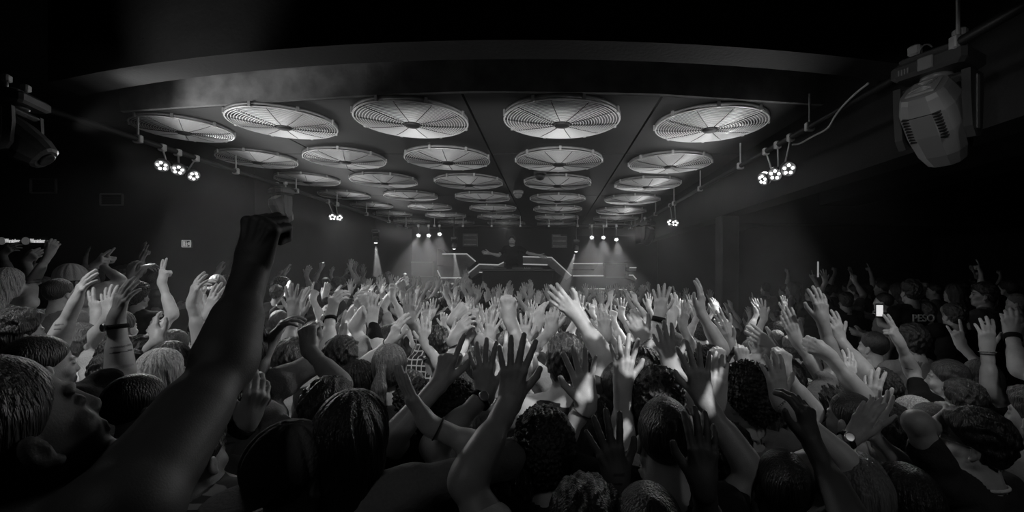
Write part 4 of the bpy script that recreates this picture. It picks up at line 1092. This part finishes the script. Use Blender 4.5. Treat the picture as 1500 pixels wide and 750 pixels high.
near('man with glasses and dark hair behind the broad man, black vest', 176, 548, 2.35, [], N5, skin=1, hair=('short', 'black'), shirt=('tank', 'black'), yaw=-12, hyaw=-20, glasses=True)
near('woman with glossy highlighted long hair seen from behind, left of the black arm', 240, 548, 2.3, [], N4, skin=1, hair=('long', 'blond'), shirt=('tank', 'dark'), fem=True, yaw=-15)
# -- second ranks
near('person with swept dark hair, fist punched straight up, left of centre', 482, 604, 1.68, [A('L', 452, 512, 450, 474, 'fist', Y=1.98, n=0, el=(470, 590))], N5, skin=2, hair=('short', 'black'), shirt=('tee', 'dark'), yaw=-5)
near('person with braided dark hair making a ring with finger and thumb', 527, 566, 2.25, [A('L', 497, 588, 508, 562, 'claw', n=40)], N5, skin=1, hair=('braids', 'black'), shirt=('tee', 'light'), fem=True)
near('short dark-haired man facing the stage, left of centre, between raised arms', 500, 528, 2.40, [], N5, skin=1, hair=('short', 'black'), shirt=('tee', 'light'))
near('woman with a tied-back ponytail, slim arm raised with a thin band', 572, 540, 2.25, [A('L', 573, 500, 592, 455, 'open', dy=.25, n=40, wear=['thin'])], N5, skin=0, hair=('pony', 'fair'), shirt=('tank', 'dark'), fem=True)
near('man in a checked shirt with rolled cuffs, arm raised open-handed', 640, 506, 3.0, [A('L', 600, 468, 597, 430, 'open', el=(610, 530))], N5, skin=2, hair=('short', 'black'), shirt=('roll', 'plaid'))
near('short-haired man in a black sleeveless top dappled with light, centre', 828, 530, 2.05, [], N4, skin=1, hair=('short', 'brown'), shirt=('tank', 'black'))
near('person in pale long sleeves with both arms up around a man in a dark top', 852, 528, 2.55, [A('L', 806, 487, 810, 455, 'relax', n=0, el=(796, 560)), A('R', 888, 492, 884, 455, 'relax', n=0, el=(898, 560))], N5, skin=1, hair=('short', 'black'), shirt=('roll', 'light'))
near('woman in profile with dark hair tucked behind her ear, centre', 862, 622, 1.95, [], N5, skin=1, hair=('bob', 'brown'), shirt=('tee', 'dark'), fem=True, hyaw=40)
near('person with a dark bob, thick arm and broad spread hand striped with light', 940, 552, 2.0, [A('L', 912, 566, 915, 486, 'spread', Y=1.72, n=0, el=(902, 650))], N4, skin=1, hair=('bob', 'black'), shirt=('tee', 'dark'), armr=1.1)
near('person with wavy dark hair low behind the striped arm', 962, 592, 1.75, [], N5, skin=1, hair=('curly', 'brown'), shirt=('tee', 'black'), fem=True)
near('man in profile to the left with slick hair, pointing his long bare arm up, right', 1386, 556, 2.8, [A('L', 1318, 502, 1294, 464, 'peace', Y=2.95, n=-20, el=(1340, 555))], N5, skin=1, hair=('slick', 'brown'), shirt=('tee', 'black'), yaw=15, hyaw=32)
near('woman with long light hair at right, thin arm raised with a small gesture', 1434, 556, 2.9, [A('L', 1408, 506, 1396, 472, 'horns', n=20, el=(1425, 540))], N5, skin=0, hair=('long', 'fair'), shirt=('tee', 'dark'), fem=True)
near('dark-haired person low between the blond woman and the man with a collar stripe', 1412, 590, 2.5, [], N5, skin=1, hair=('short', 'black'), shirt=('tee', 'black'))
near('shaven-headed man in a sleeveless top facing left, right side', 1278, 508, 3.5, [], N5, skin=1, hair=('buzz', 'black'), shirt=('tank', 'grey'), hyaw=30)
near('person in a plain grey tee with dark hair behind the long bare arm, right', 1338, 500, 3.3, [], N5, skin=1, hair=('short', 'black'), shirt=('tee', 'grey'))
near('tall person in a grey tee standing dark against the far right', 1440, 432, 4.6, [], N5, skin=2, hair=('short', 'black'), shirt=('tee', 'grey'), yaw=30, hyaw=30)
near('person with long pale hair at the left edge, slender arm raised across', 14, 416, 3.6, [A('R', 72, 372, 84, 346, 'droop', dy=.25, n=-40, el=(48, 420))], N5, skin=0, hair=('long', 'blond'), shirt=('tank', 'white'), fem=True)
near('person in a pale flat cap with a white stripe, upper left', 107, 412, 3.9, [A('R', 150, 390, 166, 368, 'point', dy=.2, n=30)], N5, skin=1, hair=('short', 'black'), hat=('bucket', 'light'), shirt=('tee', 'light'), yaw=-25)

# -- people known mostly by a raised arm: side, distance, wrist, fingertips, hand
arms_list = [
 ('slim bare arm straight up with two fingers raised, upper left', 'R', 3.3, 237, 414, 246, 376, 'peace', 10, dict(skin=0, shirt=('tank', 'light'), fem=True)),
 ('bare arm with fingers spread, just left of the black silhouetted arm, lower', 'R', 2.7, 281, 444, 292, 404, 'open', 30, dict(skin=1, shirt=('tee', 'grey'))),
 ('tattooed pale forearm behind the bare arm, left', 'R', 3.0, 288, 440, 296, 412, 'cup', 60, dict(skin=0, shirt=('tee', 'black'))),
 ('hand half hidden by the black arm, pale bracelet', 'R', 2.6, 307, 462, 322, 420, 'open', 0, dict(skin=0, shirt=('tee', 'dark'), wear=['bracelet'])),
 ('small peace sign beside the slick-haired man', 'R', 2.9, 142, 464, 140, 438, 'peace', 0, dict(skin=1, shirt=('tee', 'dark'))),
 ('upright spread hand just left of the watch', 'L', 2.8, 160, 462, 158, 438, 'spread', 0, dict(skin=1, shirt=('tee', 'light'))),
 ('knuckles folded over a head, left', 'L', 2.6, 232, 498, 224, 478, 'relax', 0, dict(skin=1, shirt=('tee', 'grey'))),
 ('arm reaching right at the far left under the bar signs', 'R', 4.4, 38, 382, 62, 366, 'droop', -40, dict(skin=1, shirt=('tee', 'dark'))),
 ('dim hand under the left bar sign', 'R', 5.0, 4, 372, 22, 360, 'relax', 0, dict(skin=2, shirt=('tee', 'black'))),
 ('clenched dim hands above heads, upper left', 'L', 4.5, 190, 404, 194, 384, 'claw', 0, dict(skin=2, shirt=('tee', 'black'))),
 ('pointing hand crossing another arm, upper left', 'R', 4.0, 137, 390, 158, 372, 'point', 30, dict(skin=1, shirt=('tee', 'grey'), wear=['bracelet'])),
 ('tall spread hand with long fingers in a white tee, left of centre', 'R', 2.72, 431, 462, 430, 417, 'spread', 0, dict(skin=0, shirt=('tee', 'white'), el=(432, 530))),
 ('spread hand just behind the tall one, left of centre', 'L', 3.0, 438, 462, 447, 424, 'spread', 40, dict(skin=0, shirt=('tee', 'light'))),
 ('arm with a round watch and curled fingers, left of centre', 'R', 2.6, 484, 462, 499, 414, 'cup', 30, dict(skin=0, shirt=('tee', 'light'), el=(466, 530), wear=['watch'])),
 ('dark hanging hand over a pale forearm beside the black arm', 'R', 2.2, 398, 498, 418, 470, 'cup', 60, dict(skin=2, shirt=('tee', 'light'), el=(372, 540))),
 ('black sleeve to the wrist and pale spread hand, left of centre', 'R', 3.0, 545, 472, 548, 442, 'spread', 0, dict(skin=0, shirt=('long', 'black'), el=(544, 520))),
 ('flat hand held edge-on beside a dark-haired head', 'L', 2.9, 500, 500, 502, 470, 'flat', 60, dict(skin=1, shirt=('tee', 'light'))),
 ('folded hand drooping over heads, left of centre', 'L', 3.1, 545, 436, 528, 440, 'droop', 0, dict(skin=0, shirt=('tee', 'light'))),
 ('bent arm with a drooping hand near the left beam', 'R', 4.8, 582, 420, 604, 408, 'droop', -30, dict(skin=0, shirt=('tee', 'light'), el=(572, 450))),
 ('hand flopping forward left of the beam lamp light', 'R', 3.2, 532, 456, 524, 434, 'claw', 30, dict(skin=1, shirt=('tee', 'dark'))),
 ('pale open palm low beside the checked shirt', 'R', 2.9, 625, 506, 620, 468, 'open', 0, dict(skin=0, shirt=('tee', 'white'))),
 ('hand clasping another wrist with a round watch, left of centre', 'R', 2.5, 664, 470, 676, 456, 'fist', 0, dict(skin=1, shirt=('tee', 'light'), wear=['watch'])),
 ('fist resting on a clasped hand, centre left', 'L', 2.5, 692, 482, 690, 458, 'fist', 0, dict(skin=1, shirt=('tee', 'dark'), wear=['bracelet'])),
 ('bare forearm with a dark hair tie below the clasped hands', 'R', 2.4, 664, 498, 680, 476, 'relax', 30, dict(skin=1, shirt=('tank', 'dark'), wear=['thin'])),
 ('bright spread hand in front of a white shoulder, centre', 'R', 2.8, 716, 500, 722, 472, 'spread', 0, dict(skin=0, shirt=('tee', 'white'))),
 ('clenched hand on a straight forearm, centre', 'R', 2.2, 746, 466, 744, 436, 'fist', 0, dict(skin=1, shirt=('tee', 'grey'), el=(748, 540))),
 ('spread hand with a black sleeve, centre', 'L', 2.9, 769, 502, 767, 464, 'spread', 0, dict(skin=0, shirt=('long', 'black'))),
 ('curled hand right of the clenched one, centre', 'L', 3.0, 788, 478, 790, 452, 'relax', 30, dict(skin=0, shirt=('tee', 'light'))),
 ('large hand reaching left with a thick forearm, right of centre', 'L', 2.15, 846, 462, 804, 424, 'open', 10, dict(skin=1, shirt=('tee', 'dark'), el=(893, 520), armr=1.1)),
 ('raised pointing finger, right of centre', 'L', 2.8, 884, 490, 876, 456, 'point', 0, dict(skin=0, shirt=('tee', 'light'))),
 ('large bent hand with a beaded bracelet, right of centre', 'L', 2.2, 944, 498, 918, 452, 'cup', 10, dict(skin=1, shirt=('tee', 'black'), wear=['bracelet'], el=(962, 550))),
 ('wide open spread hand with a dark wristband, right of centre', 'L', 2.75, 966, 462, 970, 418, 'spread', 0, dict(skin=1, shirt=('tee', 'dark'), wear=['band'])),
 ('large hand with a brightly lit edge, right of centre', 'L', 1.85, 984, 540, 968, 474, 'open', 10, dict(skin=1, shirt=('tee', 'dark'), el=(1030, 610))),
 ('large hand with a lit thumb held high above the afro level', 'R', 1.55, 1030, 584, 1016, 508, 'spread', 10, dict(skin=2, shirt=('tee', 'black'), el=(1045, 690))),
 ('flat pale hand beside the afro, fingers together', 'R', 1.75, 1050, 592, 1052, 526, 'flat', 35, dict(skin=0, shirt=('tee', 'dark'), el=(1048, 690))),
 ('slim hand with a beaded bracelet above the afro', 'L', 1.62, 1142, 588, 1130, 512, 'open', 0, dict(skin=0, shirt=('tee', 'dark'), wear=['bracelet'], fem=True, el=(1170, 670))),
 ('pale thick forearm and knuckled fist behind the bracelet hand', 'R', 2.2, 1148, 546, 1148, 512, 'fist', 0, dict(skin=0, shirt=('tee', 'grey'), armr=1.1)),
 ('tall bare arm with cupped hand close to the column', 'R', 2.7, 1026, 456, 1028, 410, 'open', -50, dict(skin=1, shirt=('tee', 'dark'), el=(1038, 520))),
 ('flat upright hand and white tee, right of the column', 'L', 2.55, 1168, 500, 1154, 464, 'flat', 20, dict(skin=1, shirt=('tee', 'white'), el=(1182, 550))),
 ('bent wrist gripping a fist, right', 'L', 2.2, 1214, 520, 1192, 508, 'fist', 10, dict(skin=0, shirt=('tee', 'white'), el=(1250, 590))),
 ('open hand leaning left above the fist, right', 'L', 2.9, 1231, 498, 1220, 462, 'open', 0, dict(skin=1, shirt=('tee', 'dark'), el=(1244, 550))),
 ('hand reaching left in front of faces, right of the column', 'L', 2.7, 1134, 510, 1106, 490, 'open', 0, dict(skin=1, shirt=('tee', 'grey'))),
 ('soft hand leaning left against the column, upper', 'L', 3.1, 1066, 488, 1050, 462, 'relax', 20, dict(skin=1, shirt=('tee', 'dark'))),
 ('soft hand leaning left against the column, lower', 'L', 2.7, 1070, 512, 1056, 488, 'relax', 20, dict(skin=2, shirt=('tee', 'dark'))),
 ('row of pale knuckles above the flat hand', 'L', 2.4, 1052, 540, 1052, 520, 'fist', 0, dict(skin=0, shirt=('tee', 'light'))),
 ('pale fist beside the afro top', 'R', 2.6, 1090, 536, 1086, 512, 'fist', 20, dict(skin=0, shirt=('tee', 'light'))),
 ('dark sleeve and small open hand above the afro', 'L', 2.7, 1115, 536, 1110, 512, 'open', 20, dict(skin=1, shirt=('long', 'black'))),
 ('arm with stacked bracelets and closed fingers near the right edge', 'L', 2.65, 1446, 512, 1444, 466, 'open', 20, dict(skin=0, shirt=('tee', 'dark'), wear=['bracelet', 'thin'], el=(1468, 590))),
 ('arm with a dark cuff at the right edge, palm cupped', 'L', 2.6, 1482, 490, 1478, 450, 'cup', 40, dict(skin=1, shirt=('tee', 'dark'), wear=['band'])),
 ('dark open hand between the beaded bracelet and the column', 'R', 3.4, 1000, 478, 1006, 450, 'spread', -30, dict(skin=2, shirt=('tee', 'black'))),
 ('hand tilted beside the dark wristband, right of centre', 'R', 3.2, 984, 468, 990, 446, 'open', -30, dict(skin=0, shirt=('tee', 'grey'))),
 ('small clapping hands at lower right between bodies', 'L', 2.2, 1276, 596, 1278, 566, 'open', 50, dict(skin=0, shirt=('tee', 'black'))),
 ('hand raised from the far side of the shaved head, lower right', 'R', 2.5, 1240, 562, 1246, 534, 'open', 0, dict(skin=0, shirt=('tee', 'dark'))),
 ('pale open hand low at centre under the fist pair', 'R', 2.1, 745, 540, 750, 508, 'relax', 0, dict(skin=1, shirt=('tee', 'dark'))),
]
arms_list += [('a glowing phone held up, dark area at far right', 'L', 4.9, 1290, 474, 1288, 458, 'cup', 0, dict(skin=1, shirt=('tee', 'black'))),
 ('a small bright phone raised beside the lettered jersey', 'L', 4.9, 1357, 480, 1356, 464, 'cup', 0, dict(skin=1, shirt=('tee', 'black')))]
hairs = [('short', 'black'), ('short', 'brown'), ('curly', 'black'), ('fade', 'black'), ('buzz', 'black'), ('slick', 'brown'), ('bob', 'black'), ('long', 'brown')]
for lb, sd, Y, wx, wy, tx, ty, ps, nn, k in arms_list:
    k = dict(k); k.setdefault('hair', hairs[rnd.randrange(len(hairs))] if not k.get('fem') else rnd.choice([('long', 'brown'), ('long', 'fair'), ('pony', 'brown')]))
    auto('person with ' + lb if not lb.startswith(('arm', 'hand', 'knuckles', 'bent', 'row')) else 'person, ' + lb, sd, Y, wx, wy, tx, ty, ps, nn, **k)

for px, py, wh in ((1288, 455, 'glowing phone held up in the dark area at far right'), (1356, 462, 'tiny bright phone beside the lettered black jersey')):
    q = at(px, py, 4.87); rt = empty('phone', tuple(q)); tag(rt, wh, 'phone')
    b = MB(); b.box((0, 0, 0), (.072, .009, .15), rz=-.3, bevel=.004); b.build('case', M_black, rt)
    b = MB(); b.box((-.0, -.006, 0), (.062, .003, .12 if px < 1300 else .09), rz=-.3); b.build('display', mat('phone_display', .8, emit=1.0, strength=.7), rt)

# -- patterns of people for the deeper crowd: each built once, then copied object by object
TEMPL = []
def T_(desc, arms, **k):
    hc = np.array([0, 0, 1.63]); AA = []
    for sd, (dx, dy, dz), d, pose, n in arms:
        AA.append(dict(side=sd, W=hc + np.array([dx, dy, dz]), d=d, n=roll_n(n), pose=pose))
    k['hc'] = hc; k['arms'] = AA; k['floor'] = 0.0
    rt = make_person(k, k.pop('v', .0075))
    tips = [(a['W'] + nrm(a['d'])*.17) for a in AA]
    rt.location = (0, 0, 0)
    kind = k.get('shirt', ('tee', 'black'))
    look = {'tee': 'tee', 'long': 'long-sleeved top', 'tank': 'sleeveless top', 'roll': 'shirt with rolled sleeves'}[kind[0]]
    colr = {'black': 'black', 'dark': 'dark', 'grey': 'grey', 'light': 'pale', 'white': 'white'}[kind[1]]
    hr = {'short': 'short', 'buzz': 'cropped', 'curly': 'curly', 'fade': 'short', 'slick': 'slick', 'bob': 'bobbed', 'long': 'long', 'pony': 'tied-back', 'bun': 'bunned', 'braids': 'braided', 'afro': 'bushy'}[k['hair'][0]]
    TEMPL.append(dict(root=rt, kids=list(rt.children), tips=tips, d1='person in %s %s' % (colr, look), d2=hr + ' hair', d3=desc, used=0, up=len(AA)))
Vp = lambda x, y, z: np.array([x, y, z], float)
T_('both hands spread high', [('L', (-.22, .16, .22), Vp(-.1, .15, 1), 'spread', 0), ('R', (.22, .16, .25), Vp(.1, .15, 1), 'spread', 0)], skin=0, hair=('short', 'black'), shirt=('tee', 'dark'))
T_('one hand spread high', [('R', (.20, .15, .28), Vp(.15, .2, 1), 'spread', 0)], skin=1, hair=('short', 'brown'), shirt=('tee', 'black'))
T_('both arms forward and up', [('L', (-.20, .28, .16), Vp(0, .5, 1), 'open', 20), ('R', (.20, .28, .18), Vp(0, .5, 1), 'open', -20)], skin=1, hair=('curly', 'black'), shirt=('tee', 'dark'))
T_('a fist in the air', [('R', (.18, .12, .28), Vp(0, .1, 1), 'fist', 0)], skin=1, hair=('buzz', 'black'), shirt=('tee', 'grey'))
T_('left hand waving', [('L', (-.26, .14, .22), Vp(-.3, .1, 1), 'open', 0)], skin=0, hair=('long', 'brown'), shirt=('tank', 'light'), fem=True)
T_('both hands curled high', [('L', (-.16, .15, .24), Vp(.1, .3, 1), 'relax', 0), ('R', (.18, .15, .26), Vp(-.1, .3, 1), 'relax', 0)], skin=0, hair=('bob', 'black'), shirt=('tee', 'white'), fem=True)
T_('a finger pointing up', [('R', (.24, .18, .22), Vp(.1, .3, 1), 'point', 0)], skin=0, hair=('slick', 'brown'), shirt=('tee', 'dark'))
T_('both hands held flat up', [('L', (-.20, .2, .22), Vp(-.1, .4, 1), 'flat', 30), ('R', (.24, .2, .2), Vp(.15, .4, 1), 'flat', -30)], skin=1, hair=('fade', 'black'), shirt=('long', 'black'))
T_('hands clapping overhead', [('L', (-.06, .2, .27), Vp(.1, .2, 1), 'flat', 80), ('R', (.06, .2, .27), Vp(-.1, .2, 1), 'flat', -80)], skin=0, hair=('pony', 'fair'), shirt=('tank', 'dark'), fem=True)
T_('hand drooping forward', [('R', (.16, .3, .2), Vp(.2, .9, .3), 'droop', 0)], skin=2, hair=('short', 'black'), shirt=('tee', 'black'))
T_('arms down', [], skin=1, hair=('short', 'black'), shirt=('tee', 'black'))
T_('arms down', [], skin=1, hair=('long', 'brown'), shirt=('tank', 'dark'), fem=True)
T_('arms down, elbows bent', [], skin=1, hair=('buzz', 'black'), shirt=('tee', 'grey'), elbows='bent')
T_('arms down', [], skin=0, hair=('bun', 'fair'), shirt=('tee', 'light'), fem=True, elbows='bent')
def place(ti, x, y, z, s, rz, where, mirror=False):
    t = TEMPL[ti]; kids = t['kids']
    r_ = empty('person', (x, y, z), rz)
    r_.scale = (-s if mirror else s, s, s)
    def cp(o, par):
        c = o.copy(); COL.objects.link(c); c.parent = par
        for ch in o.children: cp(ch, c)
    for ch in kids: cp(ch, r_)
    r_['base'] = t['d1'] + ', ' + t['d2'] + ', ' + t['d3'] + ', ' + where; r_['b2'] = t['d1'] + ', ' + t['d3'] + ', ' + where; r_['category'] = 'person'
    PLACED.append((x, y)); PEOPLE.append(r_); t['used'] += 1
    return r_
def region(px, Y):
    d = 'near the stage' if Y > 8.2 else ('mid-crowd' if Y > 5.2 else 'front half')
    c = [(-1e9, 'far left'), (300, 'left'), (500, 'left of centre'), (650, 'centre'), (850, 'right of centre'), (1050, 'right'), (1250, 'far right')]
    w = [n for p_, n in c if px >= p_][-1]
    return w + ' ' + d
# listed hands: pixel of the raised fingertips and distance
hands_px = [(632,440,5.2,0),(612,432,6.0,2),(640,418,7.2,0),(655,424,6.6,5),(668,436,4.6,0),(684,416,7.6,1),(700,420,7.0,0),(716,424,6.4,7),(730,418,7.8,0),(745,412,8.4,2),(700,446,4.4,4),
 (622,452,4.2,0),(590,440,5.5,2),(574,452,4.2,5),(560,430,6.4,0),(608,422,8.0,8),(760,424,6.8,5),(776,418,7.4,0),(790,428,6.0,7),(802,418,8.0,0),(838,422,7.2,0),(850,430,6.0,1),(868,420,8.2,0),
 (880,428,6.4,2),(896,420,7.4,0),(912,440,4.6,0),(928,424,6.2,5),(940,418,7.8,2),(900,446,4.4,6),(866,446,4.6,5),(952,432,5.6,1),(715,455,3.9,0),(650,455,4.0,5),(735,440,5.0,2),(820,440,5.0,7),
 (780,446,4.6,0),(994,440,5.0,2),(600,460,4.0,0),(470,400,7.5,3),(452,410,6.8,2),(530,392,8.5,4),(515,400,8.0,1),(495,420,6.2,2),(540,415,6.6,0),(560,408,7.6,2),(480,432,5.2,7),(462,446,4.4,6),(556,396,9.0,1),(572,404,8.6,0),
 (1105,430,7.0,6),(1206,432,6.2,1),(1252,420,6.6,3),(1115,470,4.2,1),(980,420,7.4,8),(965,440,5.6,0),(1018,450,4.6,1)]
for px, py, Y, ti in hands_px:
    t = TEMPL[ti]; tip = t['tips'][0 if len(t['tips']) == 1 else rnd.randrange(2)]
    mirror = rnd.random() < .4
    tx = -tip[0] if mirror else tip[0]
    best = None
    for dY in (0, .2, -.2, .4, -.35, .6, -.5, .8, 1.0):
        Yh = Y + dY; X = (px - VX)/F*Yh; rz = rnd.uniform(-.2, .2)
        ztip = ZC - (py - VY)/F*Yh
        c_, s_ = math.cos(rz), math.sin(rz)
        for _ in range(2):
            fz = floor_z(X, Yh); s = min(max((ztip - fz)/tip[2], .93), 1.12)
            x = X - s*(tx*c_ - tip[1]*s_); y = Yh - s*(tx*s_ + tip[1]*c_)
        ok = clear(x, y, .38)
        if ok or best is None: best = (x, y, fz, s, rz)
        if ok: break
    x, y, fz, s, rz = best
    if 11.0 > y: place(ti, x, y, floor_z(x, y), s, rz, region(px, y), mirror)
# fill between them
rr = random.Random(5)
for gy in np.arange(2.9, 10.9, .60):
    for gx in np.arange(-4.6, 3.1, .60):
        x = gx + rr.uniform(-.14, .14) + (.3 if int(gy/.6) % 2 else 0); y = gy + rr.uniform(-.12, .12)
        if not clear(x, y, .42) or abs(x - 3.27) < .5 and abs(y - 8.1) < .5: continue
        if -3.55 < x < -3.05 or x < -4.6: continue
        px = VX + x/y*F
        if px < 30 or px > 1200: continue
        ti = rr.choice([0, 0, 1, 2, 2, 3, 4, 5, 6, 7, 8, 9, 1, 0] if y > 4.4 else [10, 12, 11, 13, 9])
        if x < -2.2 and y > 4.4: ti = rr.choice([1, 2, 9, 10, 11, 4, 10])
        place(ti, x, y, floor_z(x, y), rr.uniform(.86, .96), rr.uniform(-.3, .3), region(px, y), rr.random() < .5)
for (x0, x1, y0, y1, rzz, n) in ((-10.2, -5.3, 4.2, 7.0, -.7, 16), (3.9, 9.5, 4.2, 9.2, .6, 42)):
    k_ = 0; tries = 0
    while k_ < n and tries < 600:
        tries += 1
        x, y = rr.uniform(x0, x1), rr.uniform(y0, y1); px = VX + x/y*F
        if not clear(x, y, .5) or px < -5 or px > 1500: continue
        ti = rr.choice([10, 11, 12, 13, 10, 12, 6, 3, 1])
        place(ti, x, y, floor_z(x, y), rr.uniform(.94, 1.03), rzz + rr.uniform(-.5, .5), region(px, y), rr.random() < .5); k_ += 1
for t in TEMPL:                                # the originals themselves are not shown
    for o in list(t['kids']):
        for ch in list(o.children): bpy.data.objects.remove(ch)
        bpy.data.objects.remove(o)
    bpy.data.objects.remove(t['root'])
# lettering on a dark jersey at the far right, the performer on the stage
pl = near('person in a black jersey lettered PESO, dark area at right', 1334, 428, 4.9, [], .006, skin=2, hair=('short', 'black'), shirt=('tee', 'black'), yaw=0)
text('PESO', .105, pl, (0, -.150, 1.42), mat('print_white', .75, .7), name='shirt_lettering')
near('performer in black on the stage facing the crowd, both arms stretched wide', 750, 352, 12.9,
     [A('R', 717, 371, 700, 369, 'open', Y=12.6, n=180, el=(730, 372)), A('L', 790, 374, 803, 379, 'open', Y=12.6, n=180, el=(775, 372))], .007,
     skin=0, hair=('short', 'black'), shirt=('tee', 'black'), yaw=180, floor=1.35, beard=True, s=1.12)
# unique wording for the copies
groups = {}
for o in PEOPLE:
    if 'base' in o.keys(): groups.setdefault(o['base'], []).append(o)
ordn = ['leftmost', 'second from left', 'third from left', 'fourth from left', 'fifth from left', 'sixth from left', 'seventh from left', 'eighth from left', 'ninth from left', 'tenth from left', 'eleventh from left', 'twelfth from left']
used_labels = set()
for b_, os_ in groups.items():
    os_.sort(key=lambda o: o.location.x / o.location.y)
    for i, o in enumerate(os_):
        tail = '' if len(os_) == 1 else ', ' + ordn[min(i, 11)]
        lb = b_ + tail
        if len(lb.split()) > 16 and o['b2'] + tail not in used_labels: lb = o['b2'] + tail
        if len(lb.split()) > 16: lb = lb.replace('person in ', '')
        if len(lb.split()) > 16: lb = lb.replace(' from left', '')
        used_labels.add(lb)
        o['label'] = lb; o['group'] = 'people in the deeper crowd'
        del o['base']; del o['b2']
for o in PEOPLE:
    if len(o['label'].split()) > 16: print('LONG', o['label'])
print('PEOPLE', len(PEOPLE), 'polys', sum(len(m.polygons) for m in bpy.data.meshes))

# ------------------------------------------------------------------ haze hanging in the dance hall
def haze(name, c, size, dens, label):
    hm = bpy.data.materials.new(name); hm.use_nodes = True; nt = hm.node_tree; nt.nodes.clear()
    out = nt.nodes.new('ShaderNodeOutputMaterial'); sc_ = nt.nodes.new('ShaderNodeVolumeScatter')
    sc_.inputs['Color'].default_value = (1, 1, 1, 1); sc_.inputs['Density'].default_value = dens; sc_.inputs['Anisotropy'].default_value = .2
    nt.links.new(sc_.outputs[0], out.inputs['Volume'])
    b = MB(); b.box(c, size); o = b.build(name, hm); tag(o, label, 'haze', kind='stuff')
haze('haze', (-.9, 9.4, 2.2), (7.9, 12.9, 3.1), .006, 'thin smoke haze filling the dance hall')
haze('stage_haze', (-.9, 12.9, 2.2), (7.7, 5.6, 3.0), .02, 'denser smoke haze hanging round the stage lamps')
